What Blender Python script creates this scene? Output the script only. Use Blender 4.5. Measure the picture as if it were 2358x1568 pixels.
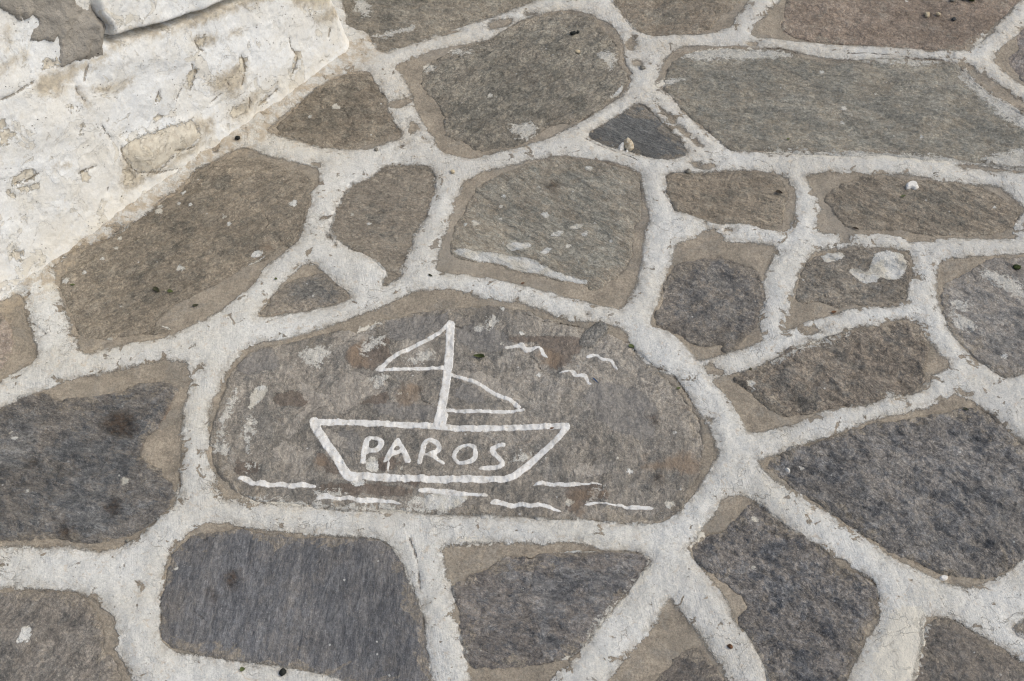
import bpy, math, random
import numpy as np
from mathutils import Vector

# ------------------------------------------------------------------ camera, sky, sun, exposure
S = bpy.context.scene
for o in list(bpy.data.objects):
    bpy.data.objects.remove(o)
C = S.collection
HF, PITCH, CAMH = math.radians(45.0), math.radians(52.0), 1.5
cam = bpy.data.cameras.new('camera'); cam_o = bpy.data.objects.new('camera', cam); C.objects.link(cam_o)
cam.sensor_width = 36.0; cam.lens = 18.0 / math.tan(HF / 2); cam.clip_start = 0.05; cam.clip_end = 200
cam_o.location = (0, 0, CAMH); cam_o.rotation_euler = (math.pi / 2 - PITCH, 0, 0)
S.camera = cam_o

SUN_EL, SUN_AZ = math.radians(50), math.radians(86)     # azimuth clockwise from +Y: light comes from the upper right
W = bpy.data.worlds.new('World'); S.world = W; W.use_nodes = True
wn = W.node_tree.nodes; wl = W.node_tree.links; wn.clear()
sky = wn.new('ShaderNodeTexSky'); sky.sky_type = 'NISHITA'; sky.sun_disc = False
sky.sun_elevation = SUN_EL; sky.sun_rotation = SUN_AZ; sky.air_density = 1.0; sky.dust_density = 4.0; sky.ozone_density = 0.6
bg = wn.new('ShaderNodeBackground'); bg.inputs['Strength'].default_value = 0.15
wo = wn.new('ShaderNodeOutputWorld'); wl.new(sky.outputs[0], bg.inputs[0]); wl.new(bg.outputs[0], wo.inputs[0])
sl = bpy.data.lights.new('sun', 'SUN'); sl.energy = 1.2; sl.angle = math.radians(55); sl.color = (0.95, 0.985, 0.87)
so = bpy.data.objects.new('sun', sl); C.objects.link(so)
sd_ = Vector((math.sin(SUN_AZ) * math.cos(SUN_EL), math.cos(SUN_AZ) * math.cos(SUN_EL), math.sin(SUN_EL)))
so.rotation_euler = sd_.to_track_quat('Z', 'Y').to_euler(); so.location = sd_ * 5
S.view_settings.view_transform = 'Standard'; S.view_settings.look = 'None'
S.view_settings.exposure = -0.07; S.view_settings.gamma = 1.0
S.render.engine = 'CYCLES'
S.cycles.use_denoising = True; S.cycles.denoising_prefilter = 'NONE'; S.cycles.max_bounces = 5; S.cycles.diffuse_bounces = 3; S.cycles.filter_width = 1.25

# ------------------------------------------------------------------ measured outlines -> points on the real ground / wall
OFF = {'U': None, 'A': (0, 0), 'B': (1100, 0), 'C': (2144, 0), 'D': (0, 700), 'E': (1100, 700), 'F': (2144, 700),
       'G': (0, 1424), 'H': (1100, 1424), 'I': (2144, 1424), 'J': (1000, 1020)}
ZOOM = {'K': (760, 1540, 3.275), 'L': (1440, 1540, 3.275), 'M': (1620, 1110, 5.614), 'N': (1160, 1410, 4.535), 'Q': (600, 1020, 1.31)}
FU = 1179.0 / math.tan(HF / 2)

def survey(txt):
    """'B 10,20 30,40 C 5,6' -> full-picture measurements in U units"""
    out = []; t = 'U'
    for w in txt.split():
        if w in OFF or w in ZOOM: t = w; continue
        x, y = (float(v) for v in w.split(','))
        if t == 'U': out.append((x, y))
        elif t == 'J': out.append(((1000 + x / 2.45) / 1.41816, (1020 + y / 2.45) / 1.41816))
        elif t in ZOOM: out.append(((ZOOM[t][0] + x / ZOOM[t][2]) / 1.41816, (ZOOM[t][1] + y / ZOOM[t][2]) / 1.41816))
        else: out.append(((OFF[t][0] + x / 1.96) / 1.41816, (OFF[t][1] + y / 1.96) / 1.41816))
    return np.array(out)

def rays(u):
    x = (u[:, 0] - 1179) / FU; y = -(u[:, 1] - 784) / FU
    sp, cp = math.sin(PITCH), math.cos(PITCH)
    return np.stack([x, cp + y * sp, -sp + y * cp], 1)

def gp(txt):                                            # ground points
    r = rays(survey(txt)); k = CAMH / -r[:, 2]
    return np.stack([r[:, 0] * k, r[:, 1] * k], 1)

# wall frame
_b = gp('U 0,690 806,119')
P0 = np.array([_b[0, 0], _b[0, 1], 0.0]); e_ = np.array([*(_b[1] - _b[0]), 0.0]); WL = np.linalg.norm(e_); e_ /= WL
nh = np.array([e_[1], -e_[0], 0.0]); BAT = math.radians(11)
zv = np.array([0, 0, 1.0]); wnrm = nh * math.cos(BAT) + zv * math.sin(BAT); wup = zv * math.cos(BAT) - nh * math.sin(BAT)

def wp(txt):                                            # wall-plane points (s along, t up)
    r = rays(survey(txt)); cpos = np.array([0, 0, CAMH])
    k = ((P0 - cpos) @ wnrm) / (r @ wnrm); p = cpos + r * k[:, None] - P0
    return np.stack([p @ e_, p @ wup], 1)

# ------------------------------------------------------------------ numpy helpers
_rs = np.random.RandomState(7); _perm = np.concatenate([_rs.permutation(256)] * 3)
_ga = _rs.rand(256) * 2 * math.pi; _gx, _gy = np.cos(_ga), np.sin(_ga)
def perlin(x, y):
    xi = np.floor(x).astype(np.int64); yi = np.floor(y).astype(np.int64); xf = x - xi; yf = y - yi
    u = xf * xf * xf * (xf * (xf * 6 - 15) + 10); v = yf * yf * yf * (yf * (yf * 6 - 15) + 10)
    def g(ix, iy, dx, dy):
        h = _perm[_perm[ix & 255] + (iy & 255)]; return _gx[h] * dx + _gy[h] * dy
    a = g(xi, yi, xf, yf); b = g(xi + 1, yi, xf - 1, yf); c = g(xi, yi + 1, xf, yf - 1); d = g(xi + 1, yi + 1, xf - 1, yf - 1)
    return 1.4 * ((a + (b - a) * u) + ((c + (d - c) * u) - (a + (b - a) * u)) * v)
def fbm(x, y, sc, oc=3, seed=0, gain=0.5):
    o = np.zeros_like(x); a = 1.0
    for i in range(oc):
        o += a * perlin(x * sc + seed * 17.31 + i * 5.7, y * sc - seed * 9.13 + i * 3.1); sc *= 2.03; a *= gain
    return o
def sst(a, b, x):
    t = np.clip((x - a) / (b - a), 0, 1); return t * t * (3 - 2 * t)
def chaikin(p, n=1, closed=True):
    for _ in range(n):
        if closed: q = np.roll(p, -1, 0); p = np.stack([.75 * p + .25 * q, .25 * p + .75 * q], 1).reshape(-1, 2)
        else:
            a, b = p[:-1], p[1:]; m = np.stack([.75 * a + .25 * b, .25 * a + .75 * b], 1).reshape(-1, 2)
            p = np.concatenate([p[:1], m, p[-1:]])
    return p
def seg_dist(px, py, a, b):
    d = b - a; L = d @ d + 1e-12; t = np.clip(((px - a[0]) * d[0] + (py - a[1]) * d[1]) / L, 0, 1)
    return np.hypot(px - a[0] - t * d[0], py - a[1] - t * d[1]), t
def sdf(X, Y, poly):
    """signed distance, positive inside"""
    dm = np.full(X.shape, 1e9); ins = np.zeros(X.shape, bool); n = len(poly)
    for i in range(n):
        a, b = poly[i], poly[(i + 1) % n]
        d, _ = seg_dist(X, Y, a, b); np.minimum(dm, d, out=dm)
        if a[1] != b[1]:
            c = ((a[1] <= Y) != (b[1] <= Y)) & (X < (b[0] - a[0]) * (Y - a[1]) / (b[1] - a[1]) + a[0]); ins ^= c
    return np.where(ins, dm, -dm)
class Grid:
    def __init__(s, x0, x1, y0, y1, h):
        s.h = h; s.x0, s.y0 = x0, y0; s.nx = int((x1 - x0) / h) + 1; s.ny = int((y1 - y0) / h) + 1
        s.x = x0 + np.arange(s.nx) * h; s.y = y0 + np.arange(s.ny) * h
        s.X, s.Y = np.meshgrid(s.x, s.y)
    def window(s, p, m):
        i0 = max(0, int((p[:, 0].min() - m - s.x0) / s.h)); i1 = min(s.nx, int((p[:, 0].max() + m - s.x0) / s.h) + 2)
        j0 = max(0, int((p[:, 1].min() - m - s.y0) / s.h)); j1 = min(s.ny, int((p[:, 1].max() + m - s.y0) / s.h) + 2)
        return (slice(j0, j1), slice(i0, i1)) if i1 > i0 and j1 > j0 else None
    def sample(s, F, x, y):
        fx = np.clip((np.asarray(x) - s.x0) / s.h, 0, s.nx - 1.001); fy = np.clip((np.asarray(y) - s.y0) / s.h, 0, s.ny - 1.001)
        i = fx.astype(int); j = fy.astype(int); u = fx - i; v = fy - j
        return F[j, i] * (1 - u) * (1 - v) + F[j, i + 1] * u * (1 - v) + F[j + 1, i] * (1 - u) * v + F[j + 1, i + 1] * u * v
def field(G, polys, m=0.06, fill=-0.06, oc=1):
    F = np.full(G.X.shape, fill)
    for p in polys:
        p = chaikin(p, oc); w = G.window(p, m)
        if w: F[w] = np.maximum(F[w], sdf(G.X[w], G.Y[w], p))
    return F
def linefield(G, lines, m=0.03, fill=0.03):
    F = np.full(G.X.shape, fill)
    for p in lines:
        p = chaikin(p, 2, False); w = G.window(p, m)
        if not w: continue
        for a, b in zip(p[:-1], p[1:]): F[w] = np.minimum(F[w], seg_dist(G.X[w], G.Y[w], a, b)[0])
    return F
def mesh_np(name, V, Q, mat, attrs=None, parent=None):
    me = bpy.data.meshes.new(name); nv, nf = len(V), len(Q)
    me.vertices.add(nv); me.vertices.foreach_set('co', np.ascontiguousarray(V, dtype=np.float32).ravel())
    me.loops.add(nf * 4); me.loops.foreach_set('vertex_index', np.ascontiguousarray(Q, dtype=np.int32).ravel())
    me.polygons.add(nf); me.polygons.foreach_set('loop_start', np.arange(0, nf * 4, 4, dtype=np.int32))
    me.update(calc_edges=True); me.polygons.foreach_set('use_smooth', np.ones(nf, bool))
    for k, a in (attrs or {}).items():
        at = me.attributes.new(k, 'FLOAT', 'POINT'); at.data.foreach_set('value', np.ascontiguousarray(a, dtype=np.float32))
    me.materials.append(mat); me.update()
    o = bpy.data.objects.new(name, me); C.objects.link(o)
    if parent: o.parent = parent
    return o
def grid_mesh(name, P3, keep, mat, attrs=None, parent=None, skirt=None, origin=None):
    """P3 (ny,nx,3); keep: vertex mask, cells with any kept corner stay"""
    ny, nx = keep.shape
    ck = keep[:-1, :-1] | keep[1:, :-1] | keep[:-1, 1:] | keep[1:, 1:]
    j, i = np.nonzero(ck); a = j * nx + i; Q = np.stack([a, a + 1, a + nx + 1, a + nx], 1)
    V = P3.reshape(-1, 3); at = {k: v.ravel() for k, v in (attrs or {}).items()}
    used = np.unique(Q); mp = np.full(ny * nx, -1); mp[used] = np.arange(len(used))
    Q = mp[Q]; V = V[used]; at = {k: v[used] for k, v in at.items()}
    if skirt is not None:
        cp = np.pad(ck, 1); E = []
        for sl_, e in (((slice(0, -2), slice(1, -1)), (0, 1)), ((slice(2, None), slice(1, -1)), (2, 3)),
                       ((slice(1, -1), slice(0, -2)), (3, 0)), ((slice(1, -1), slice(2, None)), (1, 2))):
            bd = (ck & ~cp[sl_])[j, i]; E.append(Q[bd][:, list(e)])
        E = np.concatenate(E); ub = np.unique(E); m2 = {int(v): k + len(V) for k, v in enumerate(ub)}
        Vb = V[ub] + np.asarray(skirt); lo = np.vectorize(m2.get)(E)
        Q = np.concatenate([Q, np.stack([E[:, 1], E[:, 0], lo[:, 0], lo[:, 1]], 1)])
        V = np.concatenate([V, Vb]); at = {k: np.concatenate([v, v[ub]]) for k, v in at.items()}
    if origin is not None: V = V - np.asarray(origin)
    o = mesh_np(name, V, Q, mat, at, parent)
    if origin is not None: o.location = origin
    return o
def tag(o, label=None, cat=None, group=None, kind=None):
    for k, v in (('label', label), ('category', cat), ('group', group), ('kind', kind)):
        if v: o[k] = v
    return o

# ------------------------------------------------------------------ node helper
class NT:
    def __init__(s, name):
        s.m = bpy.data.materials.new(name); s.m.use_nodes = True; s.t = s.m.node_tree; s.t.nodes.clear()
        s.out = s.t.nodes.new('ShaderNodeOutputMaterial'); s.b = s.t.nodes.new('ShaderNodeBsdfPrincipled')
        s.t.links.new(s.b.outputs[0], s.out.inputs[0])
        g = s.t.nodes.new('ShaderNodeNewGeometry'); s.pos = g.outputs['Position']
    def _in(s, sock, v):
        if isinstance(v, bpy.types.NodeSocket): s.t.links.new(v, sock)
        elif v is not None: sock.default_value = (*v, 1) if isinstance(v, tuple) and len(v) == 3 and sock.type == 'RGBA' else v
    def attr(s, n):
        a = s.t.nodes.new('ShaderNodeAttribute'); a.attribute_name = n; return a.outputs['Fac']
    def m_(s, op, a, b=0.0, c=0.0):
        n = s.t.nodes.new('ShaderNodeMath'); n.operation = op
        for i, v in enumerate((a, b, c)): s._in(n.inputs[i], v)
        return n.outputs[0]
    def add(s, a, b): return s.m_('ADD', a, b)
    def mul(s, a, b): return s.m_('MULTIPLY', a, b)
    def sub(s, a, b): return s.m_('SUBTRACT', a, b)
    def mx(s, a, b): return s.m_('MAXIMUM', a, b)
    def mn(s, a, b): return s.m_('MINIMUM', a, b)
    def vec(s, ang=0, sx=1, sy=1, sz=1, off=(0, 0, 0), src=None):
        n = s.t.nodes.new('ShaderNodeMapping'); n.vector_type = 'POINT'
        r = s.t.nodes.new('ShaderNodeVectorRotate'); r.rotation_type = 'Z_AXIS'; r.inputs['Angle'].default_value = -ang
        s._in(r.inputs['Vector'], src or s.pos); s.t.links.new(r.outputs[0], n.inputs[0])
        n.inputs['Scale'].default_value = (sx, sy, sz); n.inputs['Location'].default_value = off
        return n.outputs[0]
    def noise(s, sc, det=2.0, rough=0.5, dist=0.0, v=None):
        n = s.t.nodes.new('ShaderNodeTexNoise'); s._in(n.inputs['Vector'], v or s.pos)
        n.inputs['Scale'].default_value = sc; n.inputs['Detail'].default_value = det
        n.inputs['Roughness'].default_value = rough; n.inputs['Distortion'].default_value = dist
        return n.outputs['Fac']
    def vor(s, sc, feat='F1', v=None, out='Distance', rnd=1.0):
        n = s.t.nodes.new('ShaderNodeTexVoronoi'); n.feature = feat; s._in(n.inputs['Vector'], v or s.pos)
        n.inputs['Scale'].default_value = sc; n.inputs['Randomness'].default_value = rnd
        return n.outputs[out]
    def rng(s, x, a, b, c=0.0, d=1.0, sm=True):
        n = s.t.nodes.new('ShaderNodeMapRange'); n.interpolation_type = 'SMOOTHSTEP' if sm else 'LINEAR'
        s._in(n.inputs['Value'], x)
        for k, v in (('From Min', a), ('From Max', b), ('To Min', c), ('To Max', d)): s._in(n.inputs[k], v)
        return n.outputs[0]
    def mix(s, f, a, b, mode='MIX'):
        n = s.t.nodes.new('ShaderNodeMix'); n.data_type = 'RGBA'; n.blend_type = mode
        s._in(n.inputs[0], f); s._in(n.inputs[6], a); s._in(n.inputs[7], b); return n.outputs[2]
    def bump(s, h, dist=1.0, st=1.0):
        n = s.t.nodes.new('ShaderNodeBump'); n.inputs['Distance'].default_value = dist; n.inputs['Strength'].default_value = st
        s._in(n.inputs['Height'], h); s.t.links.new(n.outputs[0], s.b.inputs['Normal'])
    def done(s, col, rough=0.9, spec=0.25):
        s._in(s.b.inputs['Base Color'], col); s._in(s.b.inputs['Roughness'], rough); s.b.inputs['Specular IOR Level'].default_value = spec
        return s.m

def c8(r, g, b, k=1.0):
    f = lambda v: (v / 255 / 12.92 if v < 10.3 else ((v / 255 + 0.055) / 1.055) ** 2.4) * k
    return (f(r), f(g), f(b))
KA = 1.22                                               # surface colour seen in the shade -> albedo
MORTAR_A, MORTAR_B = c8(153, 143, 128, KA), c8(134, 126, 113, KA)
PAINT_A, PAINT_B = c8(204, 203, 198, KA), c8(195, 190, 178, KA)

def paint_layer(n, P, base, height, wear=1.0, white=PAINT_A, cream=PAINT_B):
    """whitewash brushed over base where P > 0, ragged and dry-brushed; returns colour, height, mask"""
    r1 = n.mul(n.sub(n.noise(26, 6, .66, .4), .5), n.rng(n.noise(2.6, 2), .42, .58, .012, .034)); r2 = n.mul(n.sub(n.noise(130, 4, .7, .6), .5), n.rng(n.noise(13, 2), .4, .62, .002, .018))
    r3 = n.mul(n.sub(n.noise(620, 3, .7), .5), n.rng(n.noise(8, 2), .4, .62, .004, .016))
    p = n.add(P, n.add(r1, n.add(r2, r3))); soft = n.rng(n.noise(11, 2), .4, .62, .0006, .0032)
    mask = n.rng(p, n.mul(soft, -1.0), soft)
    # flaked-off chips and pits inside the paint
    ch = n.rng(n.add(n.add(n.noise(48, 6, .66, .6), n.mul(n.noise(9, 2), .16)), n.mul(n.rng(p, -.002, .020, .085, 0), n.rng(n.noise(2.6, 2), .40, .58, .1, 1))), .715, .728)
    pit = n.rng(n.vor(85), .055, .085, 1, 0); pit = n.mul(pit, n.rng(n.noise(21, 1), .5, .6))
    thin = n.rng(n.noise(330, 5, .75), .54, .70, 0, .75)
    mask2 = n.mul(mask, n.sub(1.0, n.mul(wear, n.mx(ch, n.mul(pit, .85)))))
    mask3 = n.mul(mask2, n.sub(1.0, n.mul(thin, n.rng(n.noise(16, 2), .4, .62))))
    tone = n.rng(n.noise(7, 4, .6), .36, .66); fine = n.rng(n.noise(140, 4, .65), .35, .7)
    wear_ = n.rng(n.noise(4.5, 5, .66, .5), .44, .66); hc = n.m_('ABSOLUTE', n.sub(n.noise(19, 4, .6, .4), .5))
    hc = n.mul(n.rng(hc, .0, .007, 1, 0), n.rng(n.noise(8, 3), .52, .6))
    br = n.add(n.noise(60, 3, .6, .2, n.vec(.35, 1, 9, 1)), n.mul(n.sub(n.noise(60, 3, .6, .2, n.vec(1.75, 1, 9, 1, (3, 1, 2))), .5), n.rng(n.noise(6, 1), .42, .58)))
    edge_ = n.mul(n.rng(p, .0, .016, .62, 0), n.rng(n.noise(95, 5, .72), .40, .60))
    mask3 = n.mul(mask3, n.sub(1.0, edge_)); mask3 = n.mul(mask3, n.sub(1.0, n.mul(hc, .55)))
    sx_ = n.t.nodes.new('ShaderNodeSeparateXYZ'); n.t.links.new(n.pos, sx_.inputs[0]); tread = n.mul(n.rng(sx_.outputs[1], 1.25, 1.95), n.rng(n.noise(12, 5, .7), .34, .58))
    col = n.mix(n.mul(tone, .8), white, cream); col = n.mix(n.mul(tread, .6), col, c8(184, 174, 157, KA)); col = n.mix(n.mul(wear_, .5), col, c8(172, 168, 160, KA)); col = n.mix(n.rng(br, .44, .66, 0, .42), col, tuple(v * .82 for v in white)); col = n.mix(n.mul(fine, .55), col, tuple(v * .80 for v in white))
    stain = n.rng(n.noise(75, 5, .7, .8), .57, .66)
    col = n.mix(n.mul(stain, .42), col, c8(176, 158, 134, KA))
    col = n.mix(.8, col, n.rng(n.noise(250, 3, .72), .3, .7, .84, 1.12, False), 'MULTIPLY')
    grit = n.rng(n.vor(260, out='Distance'), .10, .17, 1, 0); grit = n.mul(grit, n.rng(n.noise(60, 1), .55, .62))
    col = n.mix(n.mul(grit, .5), col, c8(120, 108, 95))
    c = n.mix(mask3, base, col)
    h = n.add(height, n.mul(mask2, .0009)); h = n.sub(h, n.mul(n.mul(hc, mask), .0010)); h = n.add(h, n.mul(br, n.mul(mask, .0012))); h = n.add(h, n.mul(n.noise(170, 4, .6), n.mul(mask, .0012)))
    return c, h, mask3

def mortar_base(n):
    c = n.mix(n.rng(n.noise(22, 6, .66, .5), .38, .64), MORTAR_A, MORTAR_B)
    c = n.mix(n.rng(n.noise(16, 6, .7, .7, n.vec(off=(2, 8, 1))), .50, .60, 0, .6), c, c8(129, 125, 117, KA))
    c = n.mix(n.rng(n.noise(70, 5, .7, .4), .48, .64, 0, .7), c, c8(122, 114, 103, KA))
    c = n.mix(n.rng(n.noise(420, 4, .75), .46, .70, 0, .7), c, c8(108, 97, 84, KA))
    c = n.mix(.85, c, n.rng(n.noise(240, 3, .72), .3, .7, .72, 1.26, False), 'MULTIPLY'); c = n.mix(.8, c, n.rng(n.noise(28, 5, .7), .32, .68, .84, 1.14, False), 'MULTIPLY')
    c = n.mix(n.rng(n.noise(760, 2, .6, v=n.vec(off=(3, 1, 0))), .6, .74, 0, .6), c, c8(196, 182, 160, KA))
    c = n.mix(n.rng(n.noise(5, 2), .5, .7, 0, .5), c, c8(143, 137, 127, KA))
    h = n.add(n.mul(n.noise(420, 4, .7), .0014), n.mul(n.noise(60, 5, .62), .0034))
    return c, h

def ground_material():
    n = NT('mortar and whitewash')
    c, h = mortar_base(n); P = n.attr('paint'); cr = n.attr('crack')
    c, h, mk = paint_layer(n, P, c, h)
    wr = n.attr('worn'); wk = n.rng(n.add(wr, n.mul(n.sub(n.noise(120, 5, .7, .5), .5), .05)), -.001, .001)
    c = n.mix(n.mul(wk, .9), c, PAINT_B)
    gr = n.attr('grime'); gm = n.mul(n.rng(gr, -.02, .02), n.rng(n.noise(60, 5, .7), .42, .6))
    c = n.mix(n.mul(gm, .75), c, c8(160, 146, 126, KA))
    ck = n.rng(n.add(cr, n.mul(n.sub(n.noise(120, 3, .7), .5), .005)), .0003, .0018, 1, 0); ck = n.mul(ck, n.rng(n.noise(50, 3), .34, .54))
    c = n.mix(n.mul(ck, .7), c, c8(98, 84, 68))  # crack dirt, also painting in crevice shade the coarse grid cannot form
    h = n.sub(h, n.mul(ck, .002))
    n.bump(h, 1.0, 1.0); return n.done(c, .93, .2)

def grey(c, k, g=1.0):
    m = .3 * c[0] + .55 * c[1] + .15 * c[2]; return tuple((m + (v - m) * k) * g for v in c)
def stone_material(name, dark, light, film, fa=.5, ang=0.0, an=5.0, fol=.5, bump=1.0, rust=0.0, coarse=1.0, seed=0, spat=.3, plates=.35, patches=False):
    n = NT(name); A = math.radians(ang); off = (seed * 3.7, seed * 1.9, seed * .7)
    fol = fol * .5 if an < 6.4 else fol * .8; an = 1 + (an - 1) * (.45 if an < 6.4 else .62); v0 = n.vec(0, 1, 1, 1, off)
    vf = n.vec(A, 1.0, an, 1, off)
    f1 = n.noise(22, 6, .68, .6, vf); f2 = n.noise(85, 5, .7, .5, vf); f3 = n.noise(260, 4, .72, .2, n.vec(A, 1, max(1.2, an * .4), 1, off))
    big = n.noise(6.5, 4, .6, .7, v0); mid = n.noise(30 * coarse, 5, .65, .6, v0)
    t = n.add(n.mul(f1, .34 * fol + .06), n.add(n.mul(f2, .36 * fol + .05), n.add(n.mul(f3, .22), n.mul(mid, .42 - .3 * fol))))
    tm = (.34 * fol + .06 + .36 * fol + .05 + .22 + .42 - .3 * fol) * .5
    dark = grey(dark, .86, .94); light = grey(light, .84, 1.30); film = grey(film, .74, 1.12)
    c = n.mix(n.rng(t, tm - .10, tm + .10), dark, light)
    c = n.mix(n.rng(big, .42, .68, 0, .42), c, tuple(v * .84 for v in dark))
    # tan dust and mortar film lying in the hollows and towards the edges
    ed = n.attr('edge')
    fm = n.add(n.mul(n.noise(13, 6, .7, 1.0, n.vec(0, 1, 1, 1, (off[1], off[0], 3))), .62), n.mul(f2, .38))
    fm = n.add(fm, n.add(n.rng(ed, 0, .05, .06, 0), n.rng(ed, 0, .011, .14, 0)))
    th = .60 - .22 * fa
    fm = n.add(fm, n.mul(n.sub(n.noise(52 * coarse, 4, .62, .5, n.vec(A, 1, max(1.0, an * .4), 1, (off[1], 4, off[0]))), .5), .42))
    k = n.rng(fm, th - .045, th + .05); k2 = n.mul(k, n.rng(n.noise(420, 3, .7), .3, .62, .25, .95))
    c = n.mix(n.mul(k2, min(1, .45 + .5 * fa)), c, film)
    sme = n.rng(n.sub(n.add(n.mul(n.sub(n.noise(26, 6, .70, .6, n.vec(0, 1, 1, 1, (5, off[1], off[0]))), .5), .18), .005), ed), -.0015, .0025)
    sme = n.mul(sme, n.rng(n.noise(160, 5, .74), .34, .56, .15, 1))
    c = n.mix(n.mul(sme, .9), c, n.mix(n.rng(f2, .4, .62), tuple(v * .97 for v in MORTAR_A), MORTAR_B))
    if rust > 0:
        rk = n.rng(n.noise(9, 5, .6, .8, n.vec(0, 1, 1, 1, (7, off[0], 1))), .66 - .12 * rust, .72 - .1 * rust)
        c = n.mix(n.mul(rk, .55), c, c8(128, 108, 90, KA))
    pl_ = n.m_('FLOOR', n.mul(n.noise(7.5, 6, .60, .9, n.vec(A, 1.0, 1 + (an - 1) * .35, 1, (off[0], 6, off[1]))), 11.0))
    wn_ = n.t.nodes.new('ShaderNodeTexWhiteNoise'); wn_.noise_dimensions = '1D'; n._in(wn_.inputs['W'], n.add(pl_, seed * 3.3))
    c = n.mix(n.mul(n.rng(wn_.outputs['Value'], .0, .55, 1, 0), .55 * plates), c, tuple(v * .78 for v in dark))
    c = n.mix(n.mul(n.rng(wn_.outputs['Value'], .6, 1.0), .5 * plates), c, tuple(v * 1.05 for v in film))
    # grains: mica and dark minerals
    c = n.mix(n.rng(n.noise(520, 3, .75, 0, v0), .54, .70, 0, .62), c, tuple(v * .55 for v in dark))
    c = n.mix(n.rng(n.noise(600, 3, .72, 0, n.vec(0, 1, 1, 1, (2, 5, off[0]))), .56, .72, 0, .6), c, tuple(min(.6, v * 1.6) for v in light))
    g1 = n.noise(230, 3, .72, .2, n.vec(A, 1, max(1.0, an * .22), 1, (1, off[0], 7))); g2 = n.noise(95, 4, .7, .4, n.vec(A, 1, max(1.0, an * .4), 1, (off[0], 2, 7)))
    ga = min(.9, .30 + .36 * bump); c = n.mix(ga, c, n.rng(g1, .30, .70, .55, 1.48, False), 'MULTIPLY'); c = n.mix(ga * .8, c, n.rng(g2, .32, .68, .68, 1.36, False), 'MULTIPLY')
    lf = n.noise(4.2, 4, .62, .5, n.vec(0, 1, 1, 1, (off[2], 3, off[1]))); c = n.mix(.75, c, n.rng(lf, .34, .66, .80, 1.24, False), 'MULTIPLY')
    if patches:
        for an_, col_, ft_ in (('patch_grey', c8(126, 123, 119, KA), .7), ('patch_dark', c8(104, 92, 82, KA), .72), ('patch_pale', c8(158, 151, 141, KA), .85)):
            q_ = n.add(n.attr(an_), n.add(n.mul(n.sub(n.noise(45, 6, .68, .6), .5), .032), n.mul(n.sub(n.noise(300, 3, .7), .5), .006)))
            c = n.mix(n.mul(n.rng(q_, -.0012, .0016), ft_), c, n.mix(.75, col_, n.rng(g1, .3, .7, .72, 1.28, False), 'MULTIPLY'))
            lip = n.mul(n.rng(n.m_('ABSOLUTE', q_), 0, .0015, 1, 0), n.rng(n.noise(22, 3), .42, .58)); c = n.mix(n.mul(lip, .5), c, tuple(v * .5 for v in dark))
    # lamination cracks
    lam = n.noise(17, 5, .62, 1.1, n.vec(A, 1.0, an * .7, 1, (off[1], 2, off[0])))
    st = n.m_('FRACT', n.mul(lam, 9.0)); ln = n.mul(n.rng(st, .0, .07, 1, 0), n.rng(n.noise(14, 3, .6, 0, v0), .5, .64))
    c = n.mix(n.mul(ln, .55), c, tuple(v * .38 for v in dark))
    sp = n.vor(17, v=v0); rad = n.rng(n.vor(17, v=v0, out='Color'), .86 - .2 * spat, 1.0, 0, .085)
    sm = n.rng(n.sub(rad, n.add(sp, n.mul(n.sub(n.noise(260, 2), .5), .05))), .0, .008); sm = n.mul(sm, .8)
    s2 = n.mul(n.rng(n.vor(75, v=v0), .10, .14, 1, 0), n.rng(n.vor(75, v=v0, out='Color'), .80, .86)); sm = n.mx(sm, n.mul(s2, .75))
    P = n.attr('paint'); wr = n.attr('worn'); fk = n.attr('flake')
    h = n.add(n.mul(f1, .0035 * bump * fol), n.add(n.mul(f2, .0028 * bump), n.add(n.mul(f3, .0016 * bump), n.mul(mid, .0042 * bump * (1.1 - fol)))))
    rdg = n.m_('ABSOLUTE', n.sub(n.noise(34 * coarse, 6, .64, .5, n.vec(A, 1, 1 + (an - 1) * .5, 1, (off[2], 9, off[0]))), .5))
    c = n.mix(n.rng(rdg, 0, .045, .16 + .24 * min(1, bump * .7), 0), c, tuple(v * .57 for v in dark)); c = n.mix(n.rng(rdg, .10, .22, 0, .30), c, tuple(min(.6, v * 1.22) for v in light))
    h = n.add(h, n.mul(rdg, .011 * bump)); h = n.add(h, n.mul(n.noise(620, 3, .7), .0008)); h = n.sub(h, n.mul(ln, .0018 * bump))
    h = n.add(h, n.mul(n.m_('FLOOR', n.mul(lam, 9.0)), .0010 * bump))
    h = n.add(h, n.mul(pl_, .0007 * plates)); h = n.sub(h, n.mul(k, .0004))
    c, h, mk = paint_layer(n, P, c, h, .8)
    wk = n.rng(n.add(wr, n.add(n.mul(n.sub(n.noise(95, 5, .72, .8), .5), .06), n.mul(n.sub(f2, .5), .03))), -.0008, .0012)
    wk = n.mul(wk, n.rng(n.noise(500, 3, .7), .3, .6, .35, 1))
    c = n.mix(n.mul(wk, .9), c, n.mix(n.noise(30, 2), PAINT_A, PAINT_B))
    fkm = n.rng(n.add(fk, n.add(n.mul(n.sub(n.noise(260, 4, .7, .3, vf), .5), .012), n.mul(n.sub(n.noise(70, 2), .5), .006))), -.0004, .0006)
    fkm = n.mul(fkm, n.rng(n.noise(420, 4, .75), .28, .46, .3, 1))
    c = n.mix(n.mul(fkm, .95), c, n.mix(n.rng(n.noise(40, 3), .4, .6), PAINT_A, PAINT_B)); h = n.add(h, n.mul(fkm, .0009))
    c = n.mix(n.mul(sm, .85), c, PAINT_A); h = n.add(h, n.mul(wk, .0006))
    tn = n.attr('stain'); tk = n.mul(n.rng(n.add(tn, n.mul(n.sub(n.noise(70, 4, .7), .5), .03)), -.012, .010), n.rng(n.noise(300, 3, .7), .25, .6, .5, 1))
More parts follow.
